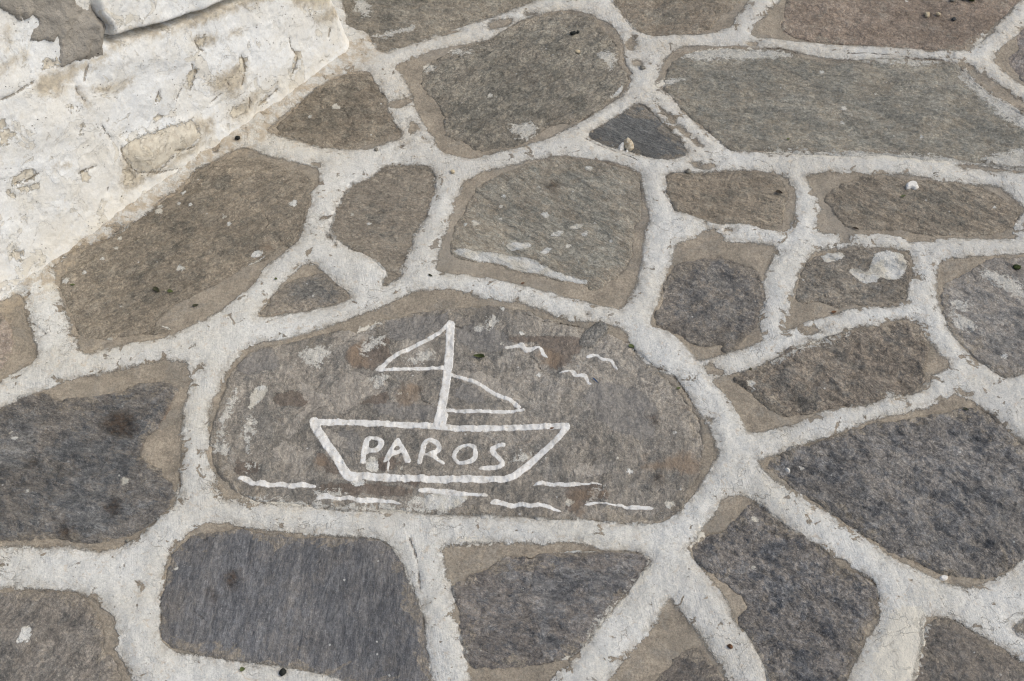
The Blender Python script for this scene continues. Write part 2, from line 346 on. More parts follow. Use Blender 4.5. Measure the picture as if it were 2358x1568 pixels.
    c = n.mix(n.mul(tk, .9), c, n.mix(n.rng(n.noise(90, 4, .7), .42, .62), c8(48, 43, 39), c8(84, 68, 54)))  # burnt stains, and the painted shade of one small hole
    oc = n.attr('ochre'); ok = n.rng(n.add(oc, n.mul(n.sub(n.noise(80, 4, .7), .5), .03)), -.006, .008)
    c = n.mix(n.mul(ok, .62), c, n.mix(n.noise(40, 3), c8(140, 119, 97, KA), c8(124, 110, 95, KA)))
    cr = n.attr('crack'); ck = n.rng(n.add(cr, n.mul(n.sub(n.noise(120, 3, .7), .5), .005)), .0002, .0014, 1, 0); ck = n.mul(ck, n.rng(n.noise(50, 3), .36, .56)); c = n.mix(n.mul(ck, .6), c, c8(80, 72, 62)); h = n.sub(h, n.mul(ck, .0015))  # dirt in the crack plus painted crevice shade, finer than the mesh
    n.bump(h, 1.0, 1.0); return n.done(c, n.rng(f3, .3, .7, .62, .85), .3)

def wall_material(name='whitewashed plaster', cement=False):
    n = NT(name)
    if cement:
        c = n.mix(n.rng(n.noise(12, 5, .65, .5), .35, .66), c8(158, 152, 143, KA), c8(138, 133, 125, KA))
        c = n.mix(n.rng(n.noise(260, 4, .7), .5, .75, 0, .6), c, c8(108, 104, 96, KA))
        c = n.mix(n.rng(n.noise(55, 5, .7, .6), .60, .66, 0, .5), c, c8(92, 87, 78, KA))
        h = n.add(n.mul(n.noise(60, 5, .65), .006), n.mul(n.noise(400, 3, .7), .0012))
        pit = n.mul(n.rng(n.vor(70), .06, .12, 1, 0), n.rng(n.noise(20, 1), .5, .6)); h = n.sub(h, n.mul(pit, .004))
        c = n.mix(n.mul(pit, .6), c, c8(60, 56, 50))
        n.bump(h); return n.done(c, .95, .15)
    white, cream = c8(212, 213, 212, KA), c8(210, 208, 202, KA)
    c = n.mix(n.rng(n.noise(8, 4, .6), .40, .64), white, cream)
    c = n.mix(n.rng(n.noise(120, 4, .7), .5, .72, 0, .4), c, c8(196, 190, 176, KA)); c = n.mix(.7, c, n.rng(n.noise(230, 3, .72), .3, .7, .88, 1.10, False), 'MULTIPLY')
    low = n.attr('low'); c = n.mix(n.mul(n.rng(low, .0, .10, .8, 0), n.rng(n.noise(30, 4, .7), .35, .6, .15, .8)), c, c8(207, 201, 188, KA))
    d = n.attr('dirt'); dk = n.rng(n.add(d, n.add(n.mul(n.sub(n.noise(45, 5, .7, .6), .5), .05), n.mul(n.sub(n.noise(300, 3, .7), .5), .02))), -.012, .012)
    c = n.mix(n.mul(dk, .85), c, n.mix(n.rng(n.noise(90, 4, .7), .35, .65), c8(182, 170, 148, KA), c8(146, 136, 120, KA)))
    b = n.attr('bare'); bk = n.rng(n.add(b, n.mul(n.sub(n.noise(75, 6, .72, .5), .5), .05)), -.0012, .0016); bk = n.mul(bk, .8)
    c = n.mix(bk, c, n.mix(n.rng(n.noise(110, 5, .7), .35, .65), c8(204, 196, 178, KA), c8(172, 161, 142, KA)))
    fl = n.rng(n.add(n.noise(15, 7, .64, .8), n.mul(n.noise(4, 1), .2)), .645, .655); f2_ = n.rng(n.add(n.noise(21, 7, .66, .8, n.vec(off=(4, 2, 1))), n.mul(n.noise(5, 1), .2)), .70, .708)
    c = n.mix(n.mul(fl, .22), c, c8(200, 194, 180, KA)); c = n.mix(n.mul(f2_, .36), c, c8(188, 178, 157, KA)); fl = n.add(n.mul(fl, .3), n.mul(f2_, .6))
    sp = n.mul(n.rng(n.vor(120), .09, .15, 1, 0), n.rng(n.noise(26, 2), .54, .6)); c = n.mix(n.mul(sp, .7), c, c8(120, 112, 98))
    dash = n.mul(n.rng(n.noise(260, 2, .6, 0, n.vec(.6, 1, 2.4, 1)), .69, .73), n.rng(n.noise(14, 2), .45, .6)); c = n.mix(n.mul(dash, .55), c, c8(140, 128, 110))
    cr = n.attr('crack'); ck = n.rng(n.add(cr, n.mul(n.sub(n.noise(110, 4, .7), .5), .008)), .0003, .0020, 1, 0); c = n.mix(n.mul(ck, .65), c, c8(132, 116, 92))
    h = n.add(n.mul(n.noise(26, 5, .6, .5), .0028), n.add(n.mul(n.noise(160, 4, .65), .0009), n.mul(n.noise(600, 2), .0003)))
    h = n.sub(h, n.mul(fl, .0016)); h = n.sub(h, n.mul(bk, .0018)); h = n.sub(h, n.mul(sp, .002)); h = n.sub(h, n.mul(ck, .002))
    n.bump(h); return n.done(c, .93, .2)

def plain(name, a, b, sc=200, rough=.85, bump=.0004):
    n = NT(name); f = n.noise(sc, 4, .65); c = n.mix(n.rng(f, .35, .65), a, b); n.bump(n.mul(f, bump)); return n.done(c, rough, .3)

# ------------------------------------------------------------------ the paving: openings in the whitewash (o) and the stones proper (s)
STONES = []
def stone(o, s=None, **k): STONES.append(dict(o=gp(o), s=gp(s) if s else None, **k))
GR = 'stones of the crazy paving'
stone('B 20,-120 45,0 60,110 70,175 130,200 190,215 240,265 270,330 340,345 370,310 500,280 640,235 720,190 870,150 1000,110 1170,40 1260,10 1400,-50 1400,-160',
      label='grey brown stone with white brush streaks at the corner of the whitewashed wall', dark=c8(104,100,90), light=c8(146,138,122), film=c8(140,126,104), ang=-8, an=4, fol=.6, fa=.5)
stone('B 1700,-150 1760,0 1790,50 1850,130 1900,190 1990,245 C 100,232 300,225 400,205 480,170 520,110 590,40 640,-60 640,-150',
      'B 1690,-150 1750,0 1790,60 1850,140 1900,200 1990,240 C 80,235 230,225 320,190 390,120 480,70 540,0 590,-60 590,-150',
      label='speckled brown stone cut by the top edge, right of the oval stone', dark=c8(100,92,78), light=c8(150,142,126), film=c8(144,126,102), ang=15, an=2, fol=.3, fa=.6, coarse=1.3)
stone('C 900,-150 800,0 690,110 615,190 610,240 750,250 1150,285 1600,315 1980,350 2090,270 2200,150 2300,40 2400,-60 2400,-150',
      'C 930,-150 830,0 825,100 790,190 880,240 1200,280 1550,310 1900,340 2030,280 2200,130 2310,20 2400,-60 2400,-150',
      label='reddish brown stone at the top right with loose pebbles on it', dark=c8(104,93,80), light=c8(152,141,126), film=c8(138,116,95), ang=-12, an=1.7, fol=.25, fa=.75, rust=.25, coarse=1.2)
stone('C 2450,110 2352,170 2270,250 2150,370 2200,440 2290,520 2352,560 2450,630 2600,700 2600,100',
      'C 2450,130 2352,190 2310,225 2290,275 2325,330 2250,370 2290,440 2352,540 2450,610 2600,680 2600,120',
      label='purplish grey stone cut by the right edge, highest on that side', dark=c8(96,93,92), light=c8(140,134,128), film=c8(140,122,104), ang=30, an=2, fol=.3, fa=.4)
stone('B 360,440 450,390 600,320 750,300 900,270 990,250 1100,190 1200,120 1300,90 1400,70 1530,70 1650,110 1790,190 1830,280 1840,380 1850,430 1890,480 1890,540 1840,590 1810,640 1700,700 1560,790 1430,860 1260,930 1060,970 960,1000 850,1025 760,1010 680,980 640,930 570,820 500,680 460,560 400,470',
      'B 560,430 620,390 760,330 900,280 1000,250 1120,180 1250,110 1400,78 1530,88 1640,130 1700,200 1750,250 1790,330 1820,430 1860,490 1860,540 1810,620 1680,700 1550,780 1400,800 1290,850 1200,920 1050,950 890,980 860,920 720,890 690,790 680,690 600,620 545,520',
      label='large oval stone with a rippled surface ringed by brown mortar', dark=c8(106,103,93), light=c8(150,143,127), film=c8(142,130,111), ang=32, an=2.6, fol=.75, fa=.42, bump=1.3)
stone('A 1700,840 1760,790 1860,700 1950,630 2030,570 2130,510 2180,490 B 130,460 210,465 225,500 280,580 330,640 320,700 380,810 430,840 400,880 300,920 150,955 20,960 A 2080,950 1990,930 1900,900 1790,880',
      'B 0,515 120,475 200,490 250,540 310,620 300,700 330,760 410,850 300,905 100,950 0,950 A 2050,945 1900,885 1740,850 1880,695 2000,595 2100,540',
      label='small dark brown triangular stone beside the foot of the wall', dark=c8(92,86,76), light=c8(140,130,112), film=c8(142,124,100), ang=-5, an=2.4, fol=.4, fa=.35)
stone('C -20,545 20,480 60,385 110,330 200,300 500,298 700,308 850,315 950,350 1230,385 1500,380 1750,390 1870,410 1950,490 2080,630 2230,740 2300,800 2352,830 2600,960 2600,1090 2352,1085 2200,1070 2040,1030 1880,1020 1600,1020 1400,1000 1100,1000 850,1000 600,972 450,960 380,890 260,800 150,700 100,620 20,580',
      'C 80,470 140,380 350,322 600,312 850,330 950,380 1230,390 1500,382 1900,405 1990,480 2060,570 2180,660 2352,740 2600,880 2600,1100 2352,1090 2200,1075 2040,1035 1880,1040 1400,1010 1000,1000 700,970 500,970 450,950 380,880 260,790 150,690 60,590 50,540',
      label='very large smooth grey slab in the upper right with fine level grain', dark=c8(116,114,104), light=c8(148,144,131), film=c8(146,132,108), ang=-8, an=5, fol=.8, fa=.42)
stone('B 1920,665 1990,700 2150,850 2240,950 2240,1000 2130,1030 2000,1020 1860,970 1700,930 1590,880 1700,800 1830,720',
      'B 1915,668 1990,702 2150,850 2235,950 2235,1000 2130,1026 2000,1018 1860,972 1700,930 1595,882 1700,806 1830,726',
      label='small dark slate triangle with a broken shell lying on it', dark=c8(88,88,87), light=c8(122,122,118), film=c8(122,116,106), ang=-32, an=12, fol=1.0, fa=.1, bump=.8)
stone('B 1440,1000 1560,1010 1750,1040 1900,1090 1950,1110 1960,1200 1980,1300 2000,1400 E 2000,60 1960,150 1960,300 1920,420 1880,540 1820,610 1750,600 1600,560 1450,530 1300,490 1100,440 900,400 700,385 620,370 640,290 670,200 700,100 730,0 B 770,1280 800,1190 850,1150 960,1100 1100,1070 1250,1030',
      'B 900,1200 1080,1110 1200,1060 1300,1020 1440,1008 1700,1040 1900,1100 1940,1140 1940,1250 1950,1400 E 1920,60 1890,200 1870,300 1800,400 1700,470 1620,490 1600,455 1450,430 1300,390 1160,370 1000,320 880,310 740,260 735,210 760,100 800,0 B 850,1290',
      label='large grey six sided stone with flaking white paint along its lower edge', dark=c8(116,114,104), light=c8(148,144,131), film=c8(146,130,106), ang=-32, an=6, fol=.85, fa=.38, spat=.9)
stone('B 70,1190 180,1170 240,1110 310,1060 420,1060 560,1080 610,1100 620,1180 615,1270 590,1340 570,1390 E 510,100 470,190 440,270 400,340 420,400 360,430 310,460 290,430 340,380 270,310 170,250 80,220 D 2110,130 2150,0',
      label='smooth tan grey stone between two white joints, left of the six sided stone', dark=c8(112,108,99), light=c8(142,134,120), film=c8(150,134,112), ang=-6, an=6, fol=.7, fa=.62)
stone('A 1240,1090 1380,1040 1480,970 1560,950 1640,965 1700,1000 1830,1030 1960,1060 2040,1080 2030,1150 2000,1250 1980,1330 1960,1380 1940,1480 D 1950,60 1910,180 1850,230 1720,330 1640,430 1560,510 1470,590 1400,640 1250,720 1110,770 1050,790 900,820 700,870 500,905 500,840 460,730 420,600 370,500 360,430 350,350 400,300 470,240 560,230 680,170 760,130 860,60 950,0 A 1000,1320 1080,1260 1200,1180',
      'D 420,560 370,440 480,300 600,200 780,100 950,0 A 1100,1250 1220,1150 1250,1090 1400,1040 1560,990 1700,1040 1830,1080 2000,1130 1990,1250 1950,1400 1900,1540 D 1890,180 1840,230 1650,290 1500,380 1400,450 1300,490 1130,590 1000,690 970,710 1080,745 1060,760 900,780 740,790 600,800 480,770',
      label='big brownish stone at the foot of the wall with paint spots and two leaves', dark=c8(96,91,82), light=c8(144,134,117), film=c8(146,130,107), ang=32, an=3.5, fol=.5, fa=.62, spat=1.0)
stone('D 1960,325 2020,330 2060,360 2130,430 2200,480 2250,530 2230,550 2100,590 1950,630 1800,655 1650,675 1640,650 1700,590 1780,490 1860,400 1910,350',
      'D 1870,425 1990,400 2090,385 2150,450 2245,525 2230,545 2100,585 1900,630 1680,650 1700,610 1790,500',
      label='small grey triangular stone just above the left end of the sailing boat stone', dark=c8(94,93,90), light=c8(134,129,119), film=c8(146,130,108), ang=10, an=4, fol=.6, fa=.35)
stone('D -200,690 0,590 60,540 130,505 160,560 180,650 200,700 210,780 240,870 220,940 150,990 60,1040 10,1080 -150,1180 -300,1200 -300,700',
      'D -250,680 -60,610 0,620 30,660 70,760 90,830 60,900 30,960 0,1000 -150,1080 -280,1100 -280,720',
      label='pinkish stone cut by the left edge, mostly covered by brown mortar', dark=c8(120,108,98), light=c8(160,146,133), film=c8(158,140,120), ang=10, an=1.5, fol=.25, fa=.7)
stone('D -200,1300 0,1250 20,1240 120,1190 240,1140 400,1090 560,1040 700,1010 850,980 1000,940 1080,935 1220,960 1225,1060 1220,1130 1190,1230 1170,1350 1160,1480 G 1145,200 1155,300 1150,400 1100,470 1000,560 950,580 890,650 800,700 700,740 620,740 520,730 450,710 300,715 150,710 0,710 -200,705',
      'D -200,1300 0,1250 120,1180 200,1150 290,1150 370,1190 500,1180 620,1160 770,1140 870,1090 1000,1090 1090,1100 1150,1120 1110,1190 1060,1290 1000,1390 930,1460 900,1540 G 950,180 1030,220 1080,290 1110,340 1080,440 1000,560 900,600 750,660 600,690 520,680 400,660 200,655 0,670 -200,675',
      label='dark grey stone at the left with a burnt round spot and an ochre edge', dark=c8(80,82,85), light=c8(124,123,120), film=c8(130,118,102), ang=-14, an=4.5, fol=.75, fa=.42, bump=1.2)
stone('G -200,990 0,980 60,962 130,985 200,970 300,985 420,985 520,1000 600,1040 660,1100 720,1150 740,1200 730,1260 770,1280 760,1350 720,1370 760,1400 820,1480 850,1540 880,1620 900,1780 -200,1780',
      'G -200,1010 0,1000 130,1000 250,1000 400,1020 500,1020 590,1080 630,1180 670,1290 680,1370 730,1450 780,1568 800,1780 -200,1780',
      label='brown grey stone in the bottom left corner with one white paint fleck', dark=c8(86,84,81), light=c8(130,124,115), film=c8(136,125,111), ang=60, an=2, fol=.4, fa=.48)
stone('G 1290,580 1360,555 1450,570 1600,595 1800,625 2000,640 2200,650 H 150,655 240,665 320,690 370,740 420,820 470,920 510,1020 540,1120 555,1200 570,1320 590,1430 600,1568 600,1680 300,1640 100,1590 G 2100,1520 1900,1490 1700,1460 1500,1440 1300,1410 1150,1390 1060,1340 1020,1260 1040,1180 1030,1100 1050,960 1060,850 1090,800 1120,740 1180,660 1240,610',
      'G 1200,660 1280,640 1400,622 1500,606 1800,645 2000,660 2200,668 H 150,670 240,670 320,694 370,742 418,822 467,922 507,1022 537,1122 552,1202 568,1320 588,1430 598,1568 598,1680 300,1636 100,1586 G 2100,1518 1900,1488 1700,1458 1500,1438 1300,1406 1150,1386 1064,1338 1026,1260 1044,1180 1035,1100 1054,960 1066,850 1096,800 1126,744',
      label='blue grey slate slab with fine upright scratches below the boat stone', dark=c8(84,85,88), light=c8(111,111,112), film=c8(122,114,104), ang=86, an=6.5, fol=.72, fa=.2, bump=.6)
stone('H 670,705 780,690 870,685 1010,680 1200,690 1350,700 1420,690 1530,690 1650,720 1700,740 1830,740 1900,750 1980,780 2020,830 1950,870 1920,940 1870,980 1860,1020 1770,1110 1700,1190 1640,1260 1600,1330 1550,1390 1480,1460 1400,1530 1360,1568 1270,1680 1200,1800 900,1800 870,1600 850,1500 820,1380 800,1290 770,1160 750,1050 740,960 700,890 690,790',
      'H 750,960 820,930 920,880 1000,820 1080,780 1200,790 1270,800 1310,760 1500,745 1700,745 1850,745 1970,770 2005,815 1940,900 1865,990 1765,1110 1640,1255 1570,1380 1500,1420 1400,1450 1200,1470 1000,1475 850,1470 820,1350 790,1200 770,1080',
      label='cracked dark grey stone with a tan mortar corner, right of the slate slab', dark=c8(83,84,87), light=c8(128,126,123), film=c8(134,120,104), ang=-8, an=3.5, fol=.6, fa=.36, bump=1.2)
stone('H 2130,1030 2160,1080 2230,1160 2300,1250 2352,1350 I 370,1430 430,1500 470,1568 560,1700 620,1800 H 1500,1800 1650,1680 1770,1540 1820,1480 1880,1400 1940,1330 2020,1240 2060,1150 2100,1080',
      'H 2160,1430 2230,1370 2330,1360 2352,1420 2420,1500 2480,1568 2550,1700 2600,1800 1900,1800 2050,1568 2100,1500',
      label='pointed stone half covered with mortar in the middle of the bottom edge', dark=c8(82,80,78), light=c8(122,115,106), film=c8(132,118,102), ang=20, an=2, fol=.35, fa=.45)
stone('I 430,400 560,365 640,430 720,500 780,560 850,590 940,650 1060,720 1130,790 1200,810 1290,870 1370,920 1410,980 1430,1100 1410,1220 1350,1290 1320,1370 1260,1460 1220,1568 1180,1650 1150,1800 780,1800 720,1530 690,1470 640,1380 600,1310 570,1260 500,1200 480,1130 460,1080 400,990 350,920 290,860 230,780 190,720 240,670 290,600 370,500',
      'I 200,720 320,620 430,600 550,530 600,430 680,440 760,530 850,600 950,660 1060,740 1150,850 1280,880 1370,930 1400,1000 1410,1100 1400,1170 1320,1220 1300,1330 1250,1450 1200,1568 1150,1700 1150,1800 780,1800 690,1540 640,1380 570,1250 520,1200 580,1130 560,1040 480,980 360,910 250,790',
      label='rough charcoal stone with tan patches and two white paint dots at the lower right', dark=c8(74,76,80), light=c8(122,121,120), film=c8(142,130,115), ang=-28, an=2, fol=.4, fa=.5, bump=1.7)
stone('I 640,180 700,150 860,80 1000,40 1140,0 F 1200,1390 1370,1330 1550,1290 1700,1250 1830,1200 1940,1140 2060,1220 2160,1300 2250,1380 2352,1450 2500,1540 2650,1650 I 2650,500 2500,690 2352,780 2270,850 2190,910 2080,950 1950,970 1850,965 1750,910 1650,850 1500,780 1400,710 1290,630 1200,570 1100,500 980,420 880,350 760,290',
      'I 690,160 850,100 1000,50 F 1150,1430 1300,1370 1480,1340 1640,1310 1800,1280 1970,1250 2060,1230 2170,1310 2260,1420 2352,1470 2500,1550 2640,1650 I 2640,500 2500,650 2352,760 2260,840 2150,900 2000,895 1870,885 1750,840 1500,760 1380,680 1260,600 1150,520 1100,470 980,400 860,340 760,250',
      label='largest dark grey stone, filling the right side below the middle', dark=c8(82,83,85), light=c8(126,124,121), film=c8(140,130,117), ang=-35, an=2, fol=.45, fa=.44, bump=1.7)
stone('F 930,850 1000,820 1100,800 1250,750 1400,720 1550,680 1680,690 1720,760 1770,840 1820,930 1870,980 1830,1020 1760,1060 1720,1110 1650,1150 1550,1180 1450,1180 1400,1210 1300,1230 1160,1240 1020,1290 920,1330 780,1370 700,1390 580,1405 550,1350 500,1250 460,1180 400,1120 350,1060 430,1040 560,1010 650,980 740,930 850,880',
      'F 480,1070 540,1020 650,980 800,910 900,860 1050,820 1250,750 1400,740 1530,690 1650,720 1720,800 1740,900 1700,960 1720,1040 1700,1110 1600,1160 1450,1190 1250,1230 1090,1250 960,1310 840,1300 740,1250 640,1170 560,1100',
      label='lumpy brown grey stone with tan wedge at its lower left, right of the boat stone', dark=c8(94,91,86), light=c8(136,128,115), film=c8(144,126,104), ang=-35, an=1.8, fol=.35, fa=.5, bump=1.5)
stone('F 125,180 260,160 330,130 420,170 560,180 700,200 760,200 770,240 720,310 690,400 690,500 670,620 650,700 670,780 680,810 600,850 480,880 380,920 260,950 220,890 150,810 80,750 10,730 -40,720 -30,640 20,560 30,470 60,400 105,280',
      'F 120,330 230,290 360,270 480,290 530,320 640,360 680,450 690,560 650,660 640,750 600,760 480,870 440,880 420,830 270,850 180,800 60,740 -20,690 30,560 50,480 60,430',
      label='dark pitted grey stone under a broad tan mortar margin, above right of the boat stone', dark=c8(82,82,83), light=c8(134,129,121), film=c8(148,132,110), ang=-20, an=1.6, fol=.25, fa=.34, bump=1.3, coarse=1.4)
stone('F 930,340 990,250 1070,240 1200,215 1350,225 1500,230 1600,240 1640,270 1630,400 1600,500 1590,590 1480,600 1330,610 1200,620 1160,650 1080,680 960,690 870,730 820,750 830,650 860,560 860,500 890,430',
      'F 900,480 940,340 1050,260 1300,222 1560,240 1615,330 1605,470 1580,550 1450,590 1350,580 1200,580 1170,610 1100,570 1000,560 930,580 890,540',
      label='grey stone with a large curled white paint patch and a broken hollow edge', dark=c8(98,97,92), light=c8(136,130,119), film=c8(146,130,108), ang=-14, an=3, fol=.5, fa=.42, bump=1.3)
stone('F 1810,295 2000,280 2200,265 2352,260 2550,250 2650,300 2650,1000 2500,1020 2352,1020 2260,1050 2180,1020 2080,960 2010,900 1940,830 1900,790 1870,740 1840,650 1800,580 1780,500 1790,420',
      'F 1830,520 1850,450 2000,380 2100,310 2180,285 2352,270 2500,265 2640,310 2640,980 2500,1000 2352,990 2280,1050 2180,1020 2050,920 1950,840 1880,760 1850,680',
      label='blotchy pale grey stone with worn paint cut by the right edge', dark=c8(98,97,95), light=c8(144,139,131), film=c8(150,138,122), ang=-35, an=3, fol=.5, fa=.5)
stone('C 45,1120 200,1110 400,1100 600,1095 760,1100 830,1140 870,1200 890,1290 880,1400 850,1500 760,1490 620,1440 500,1430 380,1440 300,1410 180,1370 120,1360 100,1300 50,1230 70,1180',
      'C 55,1125 200,1115 400,1108 600,1105 730,1115 800,1160 835,1250 820,1380 770,1470 700,1465 620,1440 500,1430 380,1430 300,1405 180,1365 120,1350 100,1300 60,1230 75,1180',
      label='tan stone with rounded right corners under the very large grey slab', dark=c8(110,104,92), light=c8(146,135,117), film=c8(150,132,108), ang=-14, an=4, fol=.6, fa=.7)
stone('C 960,1130 1100,1110 1300,1125 1500,1135 1700,1140 1900,1170 2050,1180 2180,1190 2250,1240 2352,1330 2352,1370 2300,1420 2280,1480 2320,1530 2200,1530 1900,1530 1700,1540 1620,1560 1580,1530 1450,1505 1220,1510 1180,1550 1150,1495 1060,1500 1010,1490 1050,1380 1040,1300 1000,1210 960,1180',
      'C 1150,1190 1300,1150 1500,1150 1800,1170 2050,1190 2180,1240 2310,1340 2310,1450 2200,1490 1800,1500 1500,1470 1300,1470 1170,1440 1130,1330 1080,1280',
      label='grey brown stone with a loose white plaster flake on it, at the right', dark=c8(100,97,88), light=c8(140,131,116), film=c8(146,128,104), ang=-30, an=4, fol=.75, fa=.48)
BOAT = len(STONES)
stone('D 1880,790 1990,755 2100,720 2200,690 E 100,660 200,630 350,560 500,495 560,490 700,490 850,510 900,540 1050,560 1200,580 1300,620 1500,690 1600,690 1700,690 1780,720 1860,750 1870,830 1900,870 1960,940 2050,990 2180,1080 2240,1150 2290,1230 F 300,1310 340,1380 370,1480 400,1540 I 370,160 320,240 290,300 220,400 150,490 80,530 0,560 H 1900,570 1780,565 1650,550 1500,530 1350,535 1200,520 1000,515 800,505 600,500 400,490 200,485 0,485 G 2100,465 1900,450 1700,440 1500,420 1440,390 1400,340 1370,250 1340,150 1340,0 D 1350,1300 1380,1180 1420,1090 1470,1000 1520,930 1580,870 1640,835',
      'E 0,740 150,770 280,700 500,625 700,620 950,600 1180,620 1400,700 1600,740 1850,800 1950,900 2100,1060 2250,1200 2320,1320 H 2330,0 2340,150 2330,250 2240,340 2230,420 2160,500 2040,562 1800,570 1500,535 1200,525 800,510 400,480 200,475 0,485 G 2000,450 1750,425 1550,375 1440,300 1380,200 1360,50 D 1360,1430 1390,1300 1450,1150 1480,1020 1560,930 1680,860 1850,830 2000,790',
      label='large rounded stone painted with a white sailing boat, gulls and waves', dark=c8(98,96,91), light=c8(138,132,123), film=c8(146,135,119), ang=78, an=2, fol=.35, fa=.55, rust=.12, bump=.9, spat=.7, plates=.5)
stone('I 1690,1165 1780,1165 1860,1170 1900,1190 2000,1240 2090,1310 2200,1370 2352,1460 2500,1560 2650,1660 2650,1800 1500,1800 1620,1660 1640,1568 1660,1450 1690,1350 1690,1250',
      'I 1720,1210 1800,1190 1880,1190 2000,1250 2090,1330 2200,1390 2352,1480 2500,1580 2640,1680 2640,1800 1520,1800 1640,1660 1660,1568 1680,1450 1710,1350 1700,1280',
      label='grey brown stone in the bottom right corner smeared with thin paint on its left', dark=c8(90,88,85), light=c8(128,121,112), film=c8(136,122,104), ang=-30, an=2, fol=.4, fa=.5)
stone('I 2500,1100 2400,1140 2352,1170 2300,1210 2290,1250 2352,1290 2500,1350 2650,1400 2650,1100',
      label='sliver of grey stone at the right edge above the bottom corner', dark=c8(100,97,93), light=c8(136,128,118), film=c8(140,126,108), ang=10, an=2, fol=.4, fa=.4)

# brown chips where the whitewash has come away from the joints
CHIPS = [gp(t) for t in (
    'B 1845,270 1880,235 1925,260 1930,310 1880,340 1845,320', 'B 1895,410 1930,395 1970,420 1940,440 1900,432', 'B 950,165 1000,130 1080,118 1135,130 1090,170 1000,200',
    'B 1190,85 1240,72 1300,85 1240,98', 'B 640,230 650,195 720,195 800,195 740,215 690,235', 'B 450,800 490,775 530,800 520,850 480,865 455,840', 'B 550,890 580,868 600,890 575,918',
    'B 400,930 435,880 465,890 450,940 420,955', 'B 310,650 400,640 480,630 490,660 440,690 370,700 330,700', 'C 560,285 620,265 670,275 660,298 600,300',
    'C 200,1050 240,1036 370,1045 370,1090 260,1090', 'C 1800,375 1850,366 1890,376 1850,388', 'C 1955,400 2080,470 2200,560 2352,655 2450,720 2450,770 2352,720 2200,650 2070,560 1985,470',
    'F 945,775 960,745 1030,722 1090,722 1090,760 1020,788', 'F 290,975 340,945 390,970 440,1010 430,1040 370,1030 300,1020', 'F 420,105 450,85 500,88 495,115 430,120', 'F 300,1300 330,1288 370,1320 350,1350 320,1335',
    'E 1585,620 1610,640 1620,660 1590,650', 'A 1240,940 1300,870 1400,845 1410,880 1390,930 1430,940 1370,1000 1370,960 1300,950', 'A 2030,1030 2060,1040 2050,1080 2010,1060 1980,1040',
    'A 1700,1010 1780,1005 1900,1040 1990,1080 1960,1075 1830,1040', 'A 2030,1420 2060,1395 2120,1395 2080,1412', 'D 2080,160 2105,130 2160,215 2120,180', 'C 1870,1055 2000,1045 2200,1075 2352,1095 2450,1110 2450,1135 2352,1120 2200,1105 1950,1075',
    'G 880,950 910,940 940,960 900,975', 'B 2060,480 2100,400 2130,350 2200,330 2250,320 2170,400 2110,470 2050,500', 'D 1180,1060 1230,1020 1290,970 1270,1010 1230,1065', 'C 300,1405 340,1465 380,1470 375,1490 330,1480',
    'C 250,1465 420,1490 440,1560 800,1600 770,1640 500,1590 270,1600', 'E 1870,850 1960,930 2050,1000 2150,1030 2230,1110 2240,1150 2150,1080 2050,1010', 'F 1180,150 1230,140 1240,185 1400,225 1380,212 1260,205 1170,190', 'B 2010,640 2100,720 2180,790 2300,900 2352,950 2330,960 2220,880 2100,760')]
# paint lying on the stones: solid flakes and drips, and worn thin patches
SOLID = [gp(t) for t in (
    'E 740,240 830,240 950,250 1100,260 1250,290 1330,340 1420,390 1600,420 1610,455 1400,420 1290,380 1160,370 1030,310 880,310 760,265', 'E 1080,195 1150,185 1250,190 1250,220 1150,235 1090,230',
    'E 1350,155 1400,110 1460,100 1440,140', 'E 1480,90 1530,65 1585,65 1570,90 1500,100', 'E 1560,130 1600,105 1610,130 1580,148', 'E 1290,255 1330,220 1390,222 1340,260', 'E 1450,210 1480,192 1512,195 1480,216',
    'E 1630,60 1650,50 1665,60 1645,68', 'F 1220,355 1290,345 1350,390 1370,300 1400,255 1500,250 1600,265 1590,400 1500,430 1420,415 1400,450 1300,455 1260,410', 'F 1040,260 1100,245 1190,240 1200,285 1150,300 1070,315',
    'G 100,1340 130,1270 160,1230 215,1240 200,1310 150,1340', 'D 1010,715 1100,650 1120,610 1210,560 1300,510 1400,490 1420,570 1370,650 1250,720 1100,750',
    'D 1400,480 1440,440 1530,370 1650,290 1720,255 1640,320 1530,390 1440,460', 'D 1600,270 1640,235 1700,245 1640,280', 'H 1340,740 1390,710 1480,712 1560,740 1660,715 1700,745 1600,755 1440,750', 'H 1470,1415 1550,1390 1490,1450 1430,1440',
    'B 1730,640 1780,600 1830,555 1830,580 1790,625', 'D 1590,1290 1610,1130 1700,1095 1725,1130 1690,1190 1620,1250',
    'D 60,690 80,660 95,670 85,700', 'J 890,1560 1000,1440 1200,1440 1310,1470 1230,1560 1050,1590', 'J 340,1340 490,1345 460,1400 400,1410', 'J 480,1170 560,1150 600,1280 480,1290')]
